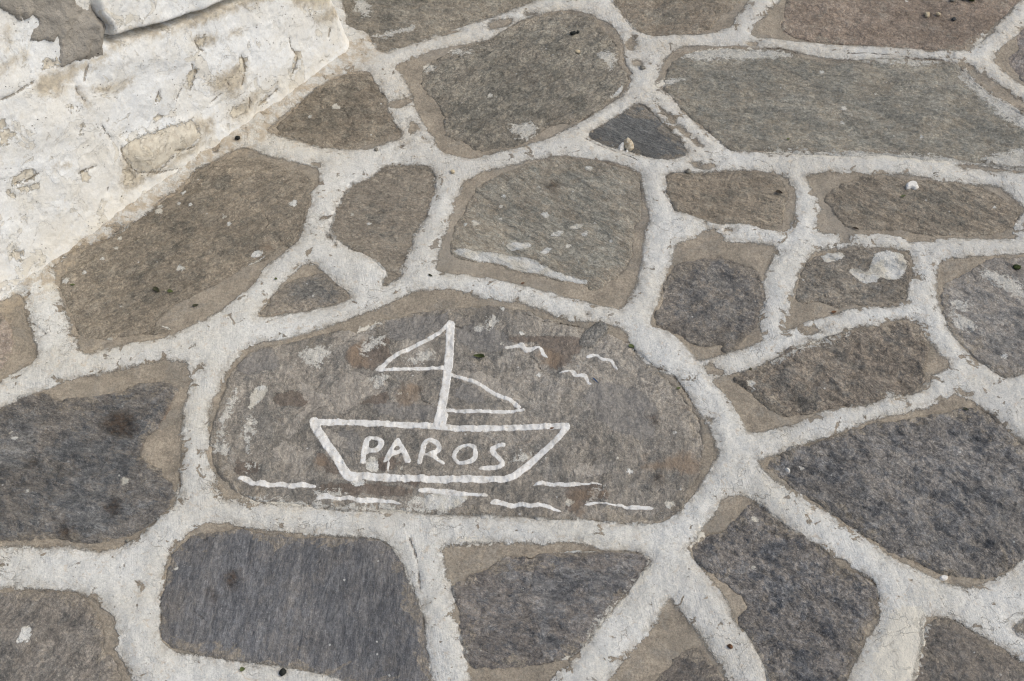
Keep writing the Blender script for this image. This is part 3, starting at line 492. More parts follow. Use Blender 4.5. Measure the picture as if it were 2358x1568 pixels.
DOTS = ['E 890,65 25', 'E 822,75 14', 'E 1050,35 12', 'E 1335,8 20', 'B 1068,1262 13', 'B 1055,1330 12', 'B 1615,1075 20', 'B 1295,1203 12', 'B 980,622 16', 'B 205,1440 12', 'B 98,1380 12', 'D 1155,355 22', 'D 425,430 20', 'D 655,285 13', 'D 1470,72 14', 'D 1436,20 13',
        'D 745,215 12', 'D 538,370 11', 'D 772,158 11', 'D 705,820 22', 'D 700,560 0', 'D 100,1435 18', 'D 70,1400 10', 'G 805,292 22', 'G 182,360 9', 'G 1130,853 12', 'I 625,545 20', 'I 620,847 14', 'I 930,210 13', 'C 1200,700 18', 'C 1187,787 13', 'C 1403,602 8', 'C 1690,890 9',
        'C 1055,462 12', 'C 2163,1328 9', 'E 1290,1031 13', 'E 1185,770 18', 'E 1060,835 11', 'E 1062,617 14', 'E 452,1152 8', 'J 750,655 12', 'J 762,1250 13', 'J 2110,1520 25', 'H 1875,222 15', 'H 2130,440 28', 'H 1490,425 20', 'H 1795,152 8', 'H 1190,985 9', 'H 920,1378 11', 
        'F 600,1090 26', 'F 615,1132 12', 'F 2225,908 18', 'F 115,1405 12', 'A 1025,1362 20', 'A 1030,1333 15', 'A 1148,1310 12', 'A 1172,1235 14', 'A 1220,1322 10', 'A 2150,685 24', 'A 1985,745 9', 'A 1880,1315 24']
WORN = [gp(t) for t in (
    'C 140,375 350,315 600,315 850,340 870,375 600,380 300,390', 'C 0,520 100,510 200,515 130,545 30,560 -40,600', 'C 700,965 1000,985 1400,985 1600,1000 1900,1020 1850,1060 1500,1040 1000,1020 700,985', 'C 1270,370 1500,385 1700,395 1860,410 1700,420 1400,405',
    'C 1900,470 2050,620 2230,770 2352,850 2450,900 2450,840 2230,720 2060,580', 'B 100,-20 200,0 215,100 180,120 120,60', 'B 200,245 330,210 450,180 540,172 450,205 340,230 240,250', 'B 1650,350 1740,330 1790,380 1760,450 1700,400', 'B 550,430 610,410 630,440 580,470', 'B 1070,840 1180,800 1280,820 1260,890 1200,900',
    'B 700,320 830,320 870,345 780,355', 'D 1920,900 2000,860 2110,840 2100,890 2020,950 1950,960', 'J 420,290 500,230 640,190 560,270 470,360 420,350', 'J 10,400 90,310 200,290 140,400 60,450', 'J 800,380 900,340 1000,300 1020,340 960,380 860,410', 'D 1380,1480 1420,1350 1480,1200 1530,1110 1510,1210 1440,1350 1420,1500',
    'D 1560,1500 1580,1340 1640,1230 1630,1380 1600,1540', 'G 1360,60 1460,80 1470,150 1400,130', 'G 1560,180 1640,180 1650,220 1570,220', 'J 1620,1190 1700,1150 1800,1150 1720,1210', 'J 60,1440 200,1440 330,1450 300,1500 100,1520', 'J 780,1560 900,1480 1250,1470 1200,1580', 'F 2050,350 2250,400 2352,470 2352,560 2200,470 2080,420',
    'C 2060,1030 2150,990 2300,970 2450,960 2450,1080 2300,1080 2200,1060', 'F 1850,660 1950,650 2060,720 1960,760', 'F 1900,560 2000,570 2010,620 1900,640', 'H 2000,820 2025,870 1960,950 1880,1010 1940,880', 'H 1880,1010 1780,1110 1640,1270 1560,1400 1620,1270 1760,1090', 'I 1500,1120 1700,1100 1730,1200 1700,1400 1650,1568 1500,1640 1350,1500 1450,1250', 'F 1250,780 1100,830 900,900 700,970 900,870 1080,800',
    'G 1440,400 1700,440 2000,465 2250,490 2000,430 1700,410', 'H 0,440 400,450 800,490 400,500 0,480', 'E 130,740 200,700 290,690 240,720 150,760', 'E 150,860 230,790 300,790 220,860 160,920', 'E 880,750 980,680 1040,700 950,760', 'J 500,560 650,480 600,620', 'H 1640,330 1700,350 1690,400 1610,410', 'F 1450,1190 1500,1150 1550,1180', 'C 2000,350 2060,240 2110,225 2080,290',
    'H 760,690 850,650 1010,660 900,690', 'I 200,730 300,640 290,600 220,690', 'D 250,450 360,440 350,500 280,500')]
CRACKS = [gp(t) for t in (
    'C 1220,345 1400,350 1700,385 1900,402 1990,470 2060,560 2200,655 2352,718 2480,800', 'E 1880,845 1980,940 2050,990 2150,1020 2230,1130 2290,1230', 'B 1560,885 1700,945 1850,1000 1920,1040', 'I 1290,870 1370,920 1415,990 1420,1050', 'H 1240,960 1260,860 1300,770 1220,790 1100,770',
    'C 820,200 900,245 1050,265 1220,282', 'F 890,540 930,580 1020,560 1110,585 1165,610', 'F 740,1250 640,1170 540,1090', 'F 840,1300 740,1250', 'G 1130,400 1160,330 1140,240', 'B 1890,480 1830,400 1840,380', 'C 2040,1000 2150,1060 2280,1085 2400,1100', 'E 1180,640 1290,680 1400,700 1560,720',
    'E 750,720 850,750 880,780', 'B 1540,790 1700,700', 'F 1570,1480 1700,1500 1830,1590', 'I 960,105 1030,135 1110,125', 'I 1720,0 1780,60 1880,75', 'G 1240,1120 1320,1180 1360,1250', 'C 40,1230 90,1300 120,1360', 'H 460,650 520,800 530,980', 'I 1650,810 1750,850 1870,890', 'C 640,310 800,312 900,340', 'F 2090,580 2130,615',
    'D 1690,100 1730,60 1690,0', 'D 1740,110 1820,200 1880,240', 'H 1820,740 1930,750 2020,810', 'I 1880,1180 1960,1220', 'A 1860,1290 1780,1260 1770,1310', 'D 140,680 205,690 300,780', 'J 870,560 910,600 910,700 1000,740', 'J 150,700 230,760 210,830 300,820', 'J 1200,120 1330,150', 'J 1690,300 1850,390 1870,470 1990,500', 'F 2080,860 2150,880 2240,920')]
STAIN_AND_HOLE = [gp(t) for t in ('D 690,1290 780,1270 870,1330 870,1420 760,1440 650,1390', 'G 670,470 720,410 760,440 740,510', 'G 380,560 440,560 460,640 390,660', 'G 1430,900 1500,860 1540,930 1470,990', 'G 1340,1000 1400,1010 1370,1060', 'G 170,170 260,155 250,190 180,205', 'F 2262,352 2300,338 2335,362 2305,380',  # last outline on this line: shade inside a small mossy hole, painted as colour
                         'B 1330,1190 1400,1165 1430,1200 1370,1220', 'H 2030,260 2080,250 2080,290 2040,295', 'E 1990,1310 2040,1290 2050,1350', 'C 170,0 0,0 0,60')[:-1]]
OCHRE = [gp(t) for t in ('D 1110,1200 1160,1130 1200,1140 1180,1240 1170,1350 1150,1480 G 1100,100 1040,150 950,180 905,120 D 930,1470 1000,1390 1060,1290', 'H 1940,190 2060,170 2240,90 2320,150 2330,250 2250,250 2100,210 1960,215', 'J 730,600 860,545 910,600 910,690 820,750 730,740', 'H 1480,350 1620,330 1740,360 1700,400 1560,410 1600,500 1550,530 1500,450', 'D 1670,210 1720,180 1750,230 1690,250',
                         'J 330,450 340,300 420,250 480,200 430,330 540,430', 'J 1840,320 1930,290 2060,330 2020,440 1890,440', 'J 60,1190 180,1150 200,1250 90,1260')]

PALE = [gp(t) for t in ('Q 470,305 530,310 570,345 610,370 640,300 700,258 790,268 870,295 875,335 790,365 740,400 690,445 640,430 600,405 530,440 480,520 450,565 520,600 565,575 540,650 500,705 480,690 460,640 380,625 370,600 430,570 450,500 540,400 490,345',
                        'Q 1170,250 1300,258 1330,315 1240,302 1180,282', 'Q 1445,255 1475,240 1512,262 1485,292 1450,280', 'Q 640,85 780,55 835,95 745,132 650,112', 'Q 1140,262 1320,270 1395,330 1390,395 1300,365', 'Q 930,110 1060,150 1110,210 1000,215 940,190', 'Q 600,480 680,540 720,590 690,600 610,540', 'Q 1660,660 1790,640 1830,690 1790,700 1690,700')]
DARKP = [gp(t) for t in ('Q 690,170 740,140 860,100 895,160 860,225 800,250 720,232 688,200', 'Q 385,362 470,338 560,350 602,380 540,412 450,412 398,402', 'Q 740,392 830,350 872,338 885,390 800,402', 'Q 575,600 640,650 690,692 620,690 568,650', 'Q 560,742 740,728 900,738 1000,782 900,792 700,780 600,782', 'Q 1640,740 1760,730 1830,790 1740,800 1650,870 1630,800',
                         'Q 1370,110 1560,100 1700,110 1720,160 1600,250 1560,230 1540,140 1400,130', 'Q 240,640 340,660 300,700 220,690', 'Q 930,690 1040,700 1010,760 940,740', 'Q 820,640 900,600 930,660 860,690')]
GREYP = [gp(t) for t in ('Q 870,30 1120,8 1130,60 990,140 890,122 858,62', 'Q 1160,60 1350,70 1420,140 1350,180 1170,150', 'Q 780,400 900,380 1080,400 1070,460 850,460', 'Q 1190,290 1300,340 1260,400 1140,380', 'Q 200,250 300,180 380,150 420,240 300,280', 'Q 1680,330 1900,300 2050,420 2000,560 1800,500', 'Q 640,500 760,510 760,600 700,620')]

# ------------------------------------------------------------------ fields on the ground
G = Grid(-1.22, 1.26, 0.42, 2.19, 0.0025)
X, Y = G.X, G.Y
rag = fbm(X, Y, 19, 3, 1) * .0042 + fbm(X, Y, 85, 3, 2) * .0024
OP = field(G, [s['o'] for s in STONES], .06, -.06)
PA = -OP
CH = field(G, CHIPS, .02, -.02) + fbm(X, Y, 70, 3, 12) * .0045 - .0015; PA = np.minimum(PA, -CH)
SO = field(G, SOLID, .02, -.02)
dots = []
for d in DOTS:
    t = d.split(); c = gp(t[0] + ' ' + t[1])[0]; r = float(t[2])
    if r > 0:
        r = r / 1.96 / 1.41816 * (np.hypot(np.hypot(*c), CAMH) / FU); a = np.linspace(0, 2 * math.pi, 10)[:-1]; rr = r * (1 + .22 * np.sin(3 * a + c[0] * 90))
        dots.append(np.stack([c[0] + rr * 1.15 * np.cos(a), c[1] + rr * 1.15 * np.sin(a)], 1))
SO = np.maximum(SO, field(G, dots, .012, -.02))
PAINT = PA
WORNF = field(G, WORN, .03, -.03); STF = field(G, STAIN_AND_HOLE, .03, -.03); OCF = field(G, OCHRE, .03, -.03)
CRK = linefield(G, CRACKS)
und = fbm(X, Y, 3.0, 2, 3) * .0035 + fbm(X, Y, 9, 2, 4) * .0022
SD = np.full(X.shape, -.06); sds = []
for k, s in enumerate(STONES):
    p = chaikin(s['s'] if s['s'] is not None else s['o'], 1); w = G.window(p, .03)
    f = sdf(X[w], Y[w], p) + rag[w] + (.003 if s['s'] is None else .001)
    sds.append((w, f)); SD[w] = np.maximum(SD[w], f)
groove = -.0016 * np.exp(-(CRK / .0024) ** 2)
wl0 = (P0[0], P0[1]); dw = (X - P0[0]) * nh[0] + (Y - P0[1]) * nh[1]      # distance in front of the wall line
WLD = dw
ZM = (und + .0006 + .0045 * sst(-.012, .022, PA) + fbm(X, Y, 42, 3, 5) * .0012 * (.4 + sst(-.005, .01, PA)) + groove
      - .022 * sst(0, .010, SD) + .004 * np.exp(-np.maximum(dw, 0) / .012) * (dw > -.2))
mG = ground_material()
ground = grid_mesh('ground', np.stack([X, Y, ZM], 2), np.ones(X.shape, bool), mG,
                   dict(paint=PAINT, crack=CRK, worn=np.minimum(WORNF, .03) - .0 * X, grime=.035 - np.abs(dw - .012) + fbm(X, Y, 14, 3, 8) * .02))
tag(ground, kind='structure')
ZT = ZM.copy()                                           # whatever lies on top, for things that rest on the paving
stones = []
for k, (s, (w, f)) in enumerate(zip(STONES, sds)):
    x, y = X[w], Y[w]; b = s.get('bump', 1.0); A = math.radians(s['ang']); rn = random.Random(k * 11 + 3)
    xa = x * math.cos(A) + y * math.sin(A); ya = (-x * math.sin(A) + y * math.cos(A)) * max(1.3, min(s['an'], 4))
    n1 = fbm(xa, ya, 13, 3, 20 + k); n2 = fbm(xa, ya, 45, 3, 50 + k)
    q = n1 * 2.2 + .5 * n2; ter = (np.floor(q) + sst(.0, .22, q - np.floor(q)) - q * .4) * .0017
    cx, cy = x.mean(), y.mean()
    z = (und[w] + .0022 + rn.uniform(-.0008, .0006) + (x - cx) * rn.uniform(-.003, .003) + (y - cy) * rn.uniform(-.003, .003)
         + b * (ter + n1 * .0011 + n2 * .0011) - .0009 * np.exp(-np.maximum(f, 0) / .010) + groove[w] + np.minimum(f, 0) * 1.6)
    P3 = np.stack([x, y, z], 2); P3 = P3
    m = stone_material('schist ' + str(k), *(tuple(v * KA for v in s[c]) for c in ('dark', 'light', 'film')), fa=s['fa'], ang=s['ang'], an=s['an'], fol=s['fol'],
                       bump=b, rust=s.get('rust', 0), coarse=s.get('coarse', 1), plates=s.get('plates', .35), patches=(k == BOAT), seed=k, spat=s.get('spat', .35))
    ex = {'patch_' + q: field(G, L_, .03, -.03)[w] for q, L_ in (('pale', PALE), ('dark', DARKP), ('grey', GREYP))} if k == BOAT else {}
    keep = f > -.007
    org = (float(x[keep].mean()), float(y[keep].mean()), 0.0)
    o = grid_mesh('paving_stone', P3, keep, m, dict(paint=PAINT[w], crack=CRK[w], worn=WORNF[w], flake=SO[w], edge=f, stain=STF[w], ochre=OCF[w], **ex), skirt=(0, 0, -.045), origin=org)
    tag(o, s['label'], 'paving stone', GR); stones.append(o)
    ZT[w] = np.maximum(ZT[w], np.where(keep, z, -1))
# paving beyond what was measured: one low sheet around the measured ground
def far_material():
    n = NT('paving beyond'); d = n.vor(2.6, 'DISTANCE_TO_EDGE', v=n.vec(.3, 1, 1.25, 0)); col = n.vor(2.6, 'F1', v=n.vec(.3, 1, 1.25, 0), out='Color')
    d = n.add(d, n.mul(n.sub(n.noise(30, 4, .6), .5), .05)); f = n.noise(60, 5, .7, .5)
    st = n.mix(n.rng(f, .35, .65), c8(92, 90, 86, KA), c8(140, 132, 118, KA)); st = n.mix(n.mul(n.rng(col, .2, .9), .35), st, c8(80, 80, 84, KA))
    c = n.mix(n.rng(d, .075, .085, 1, 0), st, MORTAR_A); c = n.mix(n.rng(d, .055, .065, 1, 0), c, PAINT_A)
    n.bump(n.add(n.mul(f, .004), n.mul(n.rng(d, .05, .08, 1, 0), .004))); return n.done(c, .92, .2)
ring = [(G.x[0], G.y[0]), (G.x[-1], G.y[0]), (G.x[-1], G.y[-1]), (G.x[0], G.y[-1])]; RV = []; RQ = []
for k in range(4):
    a, b = np.array(ring[k]), np.array(ring[(k + 1) % 4]); c = np.array([0, 1.3]); base = len(RV)
    RV += [(*a, -.004), (*b, -.004), (*(c + (b - c) * 14), -.004), (*(c + (a - c) * 14), -.004)]; RQ.append([base + 3, base + 2, base + 1, base])
tag(mesh_np('pavement', np.array(RV), np.array(RQ), far_material()), kind='structure')

# ------------------------------------------------------------------ the painted boat, lettering, gulls and waves
mW = None
def brush_material():
    n = NT('brushed white lime paint'); t = n.noise(90, 4, .65); c = n.mix(n.rng(t, .38, .68), c8(203, 202, 199, KA), c8(188, 185, 179, KA))
    c = n.mix(n.mul(n.rng(n.noise(240, 4, .7), .57, .66), .6), c, c8(172, 160, 142, KA)); c = n.mix(n.mul(n.rng(n.noise(700, 2, .6), .6, .7), .35), c, c8(150, 140, 126, KA))
    c = n.mix(n.mul(n.rng(n.noise(55, 6, .72, .6), .53, .66), .55), c, c8(160, 153, 142, KA))
    n.bump(n.add(n.mul(n.noise(200, 4, .6), .0007), n.mul(n.noise(700, 2), .0004))); return n.done(c, .9, .2)
mW = brush_material()
def strokes(name, lines, parent, thick=.0003, h=.0011, polys=(), rg=.0008, seed=0):
    """lines: (survey text, brush width in metres or (w0, w1)) painted onto the stone with a real film thickness"""
    P = [(chaikin(gp(t), 1, False), w) for t, w in lines]; PG_ = [(chaikin(gp(a), 1), [chaikin(gp(b), 1) for b in hs]) for a, hs in polys]; allp = np.concatenate([p for p, _ in P] + [a for a, _ in PG_])
    g = Grid(allp[:, 0].min() - .03, allp[:, 0].max() + .03, allp[:, 1].min() - .03, allp[:, 1].max() + .03, h)
    F = np.full(g.X.shape, -.02)
    for p, w in P:
        w0, w1 = (v * .57 for v in (w if isinstance(w, tuple) else (w, w))); L = np.concatenate([[0], np.cumsum(np.hypot(*np.diff(p, axis=0).T))]); L /= L[-1]
        win = g.window(p, .03); x, y = g.X[win], g.Y[win]
        for i in range(len(p) - 1):
            d, t = seg_dist(x, y, p[i], p[i + 1]); u = L[i] + (L[i + 1] - L[i]) * t
            F[win] = np.maximum(F[win], (w0 + (w1 - w0) * u) / 2 - d)
    for a, hs in PG_:
        win = g.window(a, .02); f = sdf(g.X[win], g.Y[win], a)
        for b in hs: f = np.minimum(f, -sdf(g.X[win], g.Y[win], b))
        F[win] = np.maximum(F[win], f)
    F += fbm(g.X, g.Y, 75, 2, 60 + seed) * rg + fbm(g.X, g.Y, 300, 2, 61 + seed) * rg * .45
    z = G.sample(ZT, g.X, g.Y) + np.clip(F * .6, -.004, thick) + np.where(F > 0, fbm(g.X, g.Y, 160, 2, 62) * .00012, 0)
    z = np.where(F < 0, z - .0008, z)
    return grid_mesh(name, np.stack([g.X, g.Y, z], 2) - np.array(parent.location if parent.parent is None else parent.parent.location), F > 0, mW, None, parent)
bs = stones[BOAT]; cm = .01
hull = strokes('painted_boat', [('J 75,895 300,885 600,900 850,905 1100,925 1300,935 1600,930 1900,920 2080,915', (2.0*cm, 1.9*cm)), ('J 70,890 80,935 150,1045 230,1150 300,1270 340,1310 420,1315 600,1325 900,1342 1200,1342 1560,1335', (2.6*cm, 2.0*cm)),
                               ('J 1540,1340 1640,1325 1720,1260 1850,1150 1990,1040 2090,920', (2.0*cm, 1.6*cm)), ('J 300,1270 340,1320 400,1330', 2.6*cm)], bs)
strokes('mast', [('J 1155,110 1150,250 1140,420 1120,560 1100,680 1080,780 1050,900', (2.45*cm, 2.35*cm)), ('J 1085,830 1070,900', 3.3*cm)], hull, seed=1, thick=.0007)
strokes('sail', [('J 1145,110 1060,185 960,235 880,270 760,325 660,390 600,455', (1.3*cm, 1.4*cm)), ('J 570,460 640,468 800,453 960,447 1110,445', (1.2*cm, 1.35*cm)), ('J 590,450 605,458', 1.7*cm)], hull, seed=2)
strokes('sail', [('J 1165,500 1250,535 1330,560 1420,600 1480,640 1560,680 1650,715 1700,765', (1.25*cm, 1.35*cm)), ('J 1115,783 1250,795 1380,803 1500,798 1620,800 1735,785', (1.3*cm, 1.0*cm))], hull, seed=3)
strokes('lettering', [], hull, seed=4, rg=.0005, polys=[
    ('N 180,70 330,75 400,105 440,150 435,190 410,260 370,300 300,325 170,330 165,400 150,490 55,490 70,430 90,340 110,210 130,125', ['N 225,128 290,130 345,165 325,220 285,255 195,258']),
    ('N 615,92 655,92 690,160 740,230 780,310 828,400 822,475 745,482 720,420 690,325 660,330 600,360 545,382 520,430 455,468 398,474 440,390 500,270 560,180', ['N 625,192 560,300 670,268']),
    ('N 475,430 520,425 508,560 490,612 465,585', []),
    ('N 1090,103 1180,108 1250,150 1292,235 1260,300 1205,330 1215,365 1352,472 1300,498 1240,465 1180,420 1065,368 1012,352 1005,420 985,498 912,492 920,420 950,290 970,200 1020,130', ['N 1060,185 1110,166 1195,195 1200,240 1180,270 1130,285 1035,338 1048,250']),
    ('N 1640,173 1740,183 1812,240 1822,340 1812,420 1740,482 1610,512 1510,487 1438,420 1423,360 1460,268 1540,203', ['N 1640,230 1700,237 1743,277 1748,340 1733,398 1690,418 1630,443 1560,443 1512,410 1500,350 1530,290 1580,247']),
    ('N 2240,182 2218,238 2150,236 2092,260 2086,290 2120,340 2170,380 2216,430 2222,490 2190,537 2110,562 1960,572 1800,570 1860,513 1980,499 2080,489 2130,480 2139,450 2100,411 2020,351 1984,300 1989,250 2030,209 2110,184 2180,176', [])])
for i, t in enumerate(('M 150,150 190,130 250,125 420,80 505,76 540,120 555,158 650,142 800,136 850,153 882,215 912,280 975,342 890,337 838,300 808,240 788,185 750,182 690,226 630,241 535,254 488,210 430,150 280,183 170,191',
                       'M 1642,347 1650,308 1700,279 1830,250 1882,275 1936,345 2010,351 2080,364 2152,400 2182,470 2255,590 2158,540 2108,450 2050,416 1913,411 1850,330 1815,311 1720,346',
                       'M 1125,642 1170,604 1300,574 1420,563 1467,610 1476,655 1540,639 1642,639 1702,720 1707,780 1775,838 1688,842 1638,770 1588,713 1418,711 1378,665 1363,611 1280,621')):
    strokes('painted_gull', [], bs, seed=5 + i, rg=.0003, polys=[(t, [])])
for i, t in enumerate(('K 46,95 80,59 170,50 207,90 240,117 320,98 400,129 450,129 540,110 600,139 680,137 765,118 830,139 908,166 870,191 760,180 690,192 600,197 520,167 430,182 330,182 190,162 138,125 90,106',
                       'K 888,290 920,259 1000,236 1060,264 1130,289 1200,269 1280,273 1350,306 1450,290 1560,278 1640,306 1720,309 1820,357 1780,367 1700,347 1620,347 1530,332 1460,347 1350,364 1280,332 1220,314 1120,332 1050,312 970,301 898,324',
                       'K 1972,216 2040,184 2120,176 2190,194 L 0,181 100,194 200,224 340,234 515,245 490,292 340,270 200,277 100,262 0,252 K 2100,237 2000,247',
                       'L 970,157 1010,119 1070,95 1120,96 1200,120 1280,108 1345,128 1450,111 1540,128 1640,113 1755,158 1660,142 1560,152 1470,154 1350,180 1270,157 1200,167 1100,142',
                       'L 517,362 540,308 600,296 660,313 750,338 850,318 930,343 975,353 1060,338 1140,358 1220,393 1305,430 1260,442 1180,422 1100,397 1020,397 950,407 850,370 750,392 650,372 600,362',
                       'L 1505,377 1560,343 1680,318 1760,343 1830,358 1920,343 1990,373 2080,356 2160,373 2230,368 2290,396 2250,417 2150,412 2000,414 1920,382 1820,382 1740,362 1680,352 1600,374')):
    strokes('painted_wave', [], bs, seed=9 + i, rg=.0005, polys=[(t, [])])

# ------------------------------------------------------------------ the whitewashed wall
RC = .035; SC = WL - RC * .55; TH0 = math.radians(88)
def wall_frame(s):
    """path along the wall face, round the corner and back: point on the ground and outward normal"""
    th = np.clip((s - SC) / RC, 0, TH0); extra = np.maximum(s - SC - RC * TH0, 0)
    al = np.minimum(s, SC) + RC * np.sin(th) + extra * math.cos(TH0); bk = RC * (1 - np.cos(th)) + extra * math.sin(TH0)
    px = P0[0] + e_[0] * al - nh[0] * bk; py = P0[1] + e_[1] * al - nh[1] * bk
    return px, py, nh[0] * np.cos(th) + e_[0] * np.sin(th), nh[1] * np.cos(th) + e_[1] * np.sin(th)
GW = Grid(-.75, SC + RC * TH0 + .45, -.04, .80, 0.003)
Sx, Tx = GW.X, GW.Y
def wf(ts, m=.05, fill=-.05): return field(GW, [wp(t) for t in ts], m, fill)
UPPER = 'A 690,240 850,192 970,165 1070,142 1170,97 1260,82 1350,42 1450,2 1600,-60 1900,-160 1900,-420 600,-420 590,-100 600,60 650,130 690,170'
CEMENT = 'A -300,80 0,90 110,100 210,110 240,150 210,200 200,250 300,260 350,240 400,370 400,430 480,410 590,380 620,390 650,350 680,270 690,220 690,160 610,100 590,60 520,50 500,0 520,-300 -300,-300'
BARE = ['A 780,940 900,870 1000,830 1130,790 1230,760 1280,850 1220,940 1110,980 1080,1040 990,1090 940,1110 860,1080 800,1030', 'A 80,1140 200,1070 250,1110 170,1170 90,1185', 'A 1650,640 1700,620 1765,570 1720,630 1660,670', 'A 110,1200 200,1180 240,1190 130,1225', 'A 0,770 30,780 50,840 110,850 60,900 0,930', 'A 40,1230 120,1245 120,1270 70,1265',
        'A 1190,480 1240,430 1265,450 1240,520 1220,560', 'A 1010,590 1035,590 1030,650 1005,665', 'A 995,760 1040,730 1055,735 1020,775', 'A 500,1110 550,1080 575,1150 530,1155', 'A 540,900 575,895 570,925', 'A 505,790 530,790 530,850 510,855', 'D 65,265 100,225 150,255 140,280 105,298', 'A 440,680 500,665 510,690 460,700', 'A 1240,260 1310,235 1330,260 1290,310',
        'A 280,400 330,380 400,420 380,440 290,435', 'A 870,1270 940,1240 1010,1200 900,1290', 'A 1880,330 1920,330 1900,400 1870,470', 'A 790,1080 860,1090 840,1160 800,1210', 'A 1470,690 1560,660 1570,720 1480,745', 'A 1520,370 1565,360 1560,470 1500,480 1540,400']
DIRT = ['A 690,290 850,215 1070,155 1260,95 1450,10 1700,-60 1750,0 1500,60 1340,140 1200,180 1000,215 800,250 690,330', 'A 210,540 300,470 400,450 560,390 690,330 650,400 560,420 480,480 400,560 380,620 260,610', 'A 1830,-60 2150,-60 2100,60 1990,30 1900,50', 'A 1200,190 1250,240 1330,230 1400,250 1300,300 1240,280',
        'A 40,180 70,190 60,350 45,240', 'A 780,950 850,1090 960,1110 1040,1080 1110,990 1230,950 1290,870 1240,960 1120,1020 1030,1110 940,1140 840,1200 790,1230', 'A 600,560 720,540 840,500 830,540 700,580 610,590', 'A 1200,770 1330,740 1360,830 1290,850', 'A 1450,200 1520,180 1530,220 1470,240', 'A 0,440 60,400 140,350 170,360 60,430 0,470', 'A 340,1060 440,1040 420,1065 350,1075',
        'A 1340,520 1560,360 1570,500 1500,620 1380,600', 'A 1480,700 1560,650 1640,600 1600,730 1500,760', 'A 490,540 540,640 560,700 520,640', 'A 2000,100 2200,20 2210,80 2050,160']
WCR = ['A 1850,240 1855,290 1875,330 1905,350 1892,410 1870,470', 'A 1230,410 1240,445 1265,450 1245,520 1225,575', 'A 1540,350 1565,400 1560,480 1540,545', 'A 480,540 500,600 545,650', 'A 540,520 550,460 570,420', 'A 1650,670 1700,640 1765,570', 'A 650,800 690,860 720,895', 'A 1250,260 1270,310 1300,325', 'A 780,940 785,1000 830,1060 870,1100 960,1110 1040,1070 1100,1000', 'A 1110,960 1180,955 1240,930',
       'A 2110,180 2100,235', 'A 1170,570 1140,630', 'A 1350,660 1410,600', 'A 0,640 90,600 150,560 220,520', 'A 500,1110 560,1085 620,1065', 'A 90,1180 180,1160 250,1105', 'A 700,1200 690,1235', 'A 1440,510 1460,540', 'A 1590,620 1590,700', 'A 1020,590 1000,650', 'A 980,1110 1250,1050 1350,990']
dirt = wf(DIRT); bare = wf(BARE, .03, -.03); wcr = linefield(GW, [wp(t) for t in WCR])
bul = wf(['A 770,930 900,860 1130,780 1280,770 1300,880 1150,1000 960,1120 830,1070'], .05); bul2 = wf(['A 690,300 1240,190 1260,360 850,470 560,460', 'A 1340,330 1850,180 1880,520 1600,700 1360,620', 'A 0,500 230,480 480,700 500,820 100,1000 0,900'], .05)
upf = wf([UPPER], .05); cef = wf([CEMENT], .05)
crev = linefield(GW, [wp('A 690,252 850,204 970,177 1070,154 1170,110 1260,92 1350,54 1450,14 1600,-48')])
D = (fbm(Sx, Tx, 5, 2, 30) * .0045 + fbm(Sx, Tx, 16, 2, 31) * .0012 + fbm(Sx, Tx, 60, 3, 32) * .0004
     + .010 * sst(-.02, .035, bul) + .004 * sst(-.02, .03, bul2) - .0016 * sst(-.001, .003, bare) - .0022 * np.exp(-(wcr / .0025) ** 2)
     + .005 * np.exp(-np.maximum(Tx, 0) / .018) - .010 * sst(-.012, .0, upf) - .024 * np.exp(-(crev / .0055) ** 2))
# peeled layers of old limewash: small real steps
pl = fbm(Sx, Tx, 16, 4, 35); D += .0012 * sst(.0, .03, pl - .25) - .0012 * sst(0, .03, -.3 - pl)
def wall_points(Dd):
    px, py, nx, ny = wall_frame(Sx); cb, sb = math.cos(BAT), math.sin(BAT)
    return np.stack([px - nx * sb * Tx + nx * cb * Dd, py - ny * sb * Tx + ny * cb * Dd, Tx * cb + sb * Dd], 2)
mWall = wall_material()
WO = (float(P0[0]), float(P0[1]), 0.0)
wall = grid_mesh('whitewashed_wall', wall_points(D), np.ones(Sx.shape, bool), mWall, dict(dirt=dirt, bare=bare, crack=wcr, low=Tx), origin=WO)
tag(wall, 'lumpy whitewashed stone wall with peeling lime, grey cement patch and dark crevice', 'wall')
# back of the wall: top and inner faces so that it is solid
tp = wall_points(D); top = tp[-1]; bk = top - np.array([*(nh[:2] * .3 - e_[:2] * .0), 0]); lowb = bk.copy(); lowb[:, 2] = -.04
nn = len(top); VV = np.concatenate([top, bk, lowb]) - np.array(WO); QQ = [[i, i + 1, nn + i + 1, nn + i] for i in range(nn - 1)] + [[nn + i, nn + i + 1, 2 * nn + i + 1, 2 * nn + i] for i in range(nn - 1)]
zero = np.zeros(len(VV)) - .03
mesh_np('wall_top', VV, np.array(QQ), mWall, dict(dirt=zero, bare=zero, crack=-zero, low=-zero + .2), wall)
def wall_part(name, f, prof, mat, rough, seed):
    ff = f + fbm(Sx, Tx, 45, 3, seed) * rough; Dd = D + prof(ff)
    far = np.full(Sx.shape, -.03)
    return grid_mesh(name, wall_points(Dd) - np.array(WO), ff > -.006, mat, dict(dirt=np.maximum(far, -.012 - np.abs(ff) * 2), bare=far, crack=-far, low=-far + .2), wall)
wall_part('upper_course', upf, lambda q: np.where(q > 0, .020 * np.clip(q / .006, 0, 1) ** .4 + .001, q * 4) + fbm(Sx, Tx, 12, 3, 41) * .003, mWall, .0016, 40)
wall_part('cement_patch', cef, lambda q: np.where(q > 0, .0045 * np.sqrt(np.clip(q / .012, 0, 1)), q * 3) + fbm(Sx, Tx, 26, 4, 43) * .0035 + .016 * sst(-.03, 0, upf) * 0, wall_material('fresh grey cement', True), .011, 42)

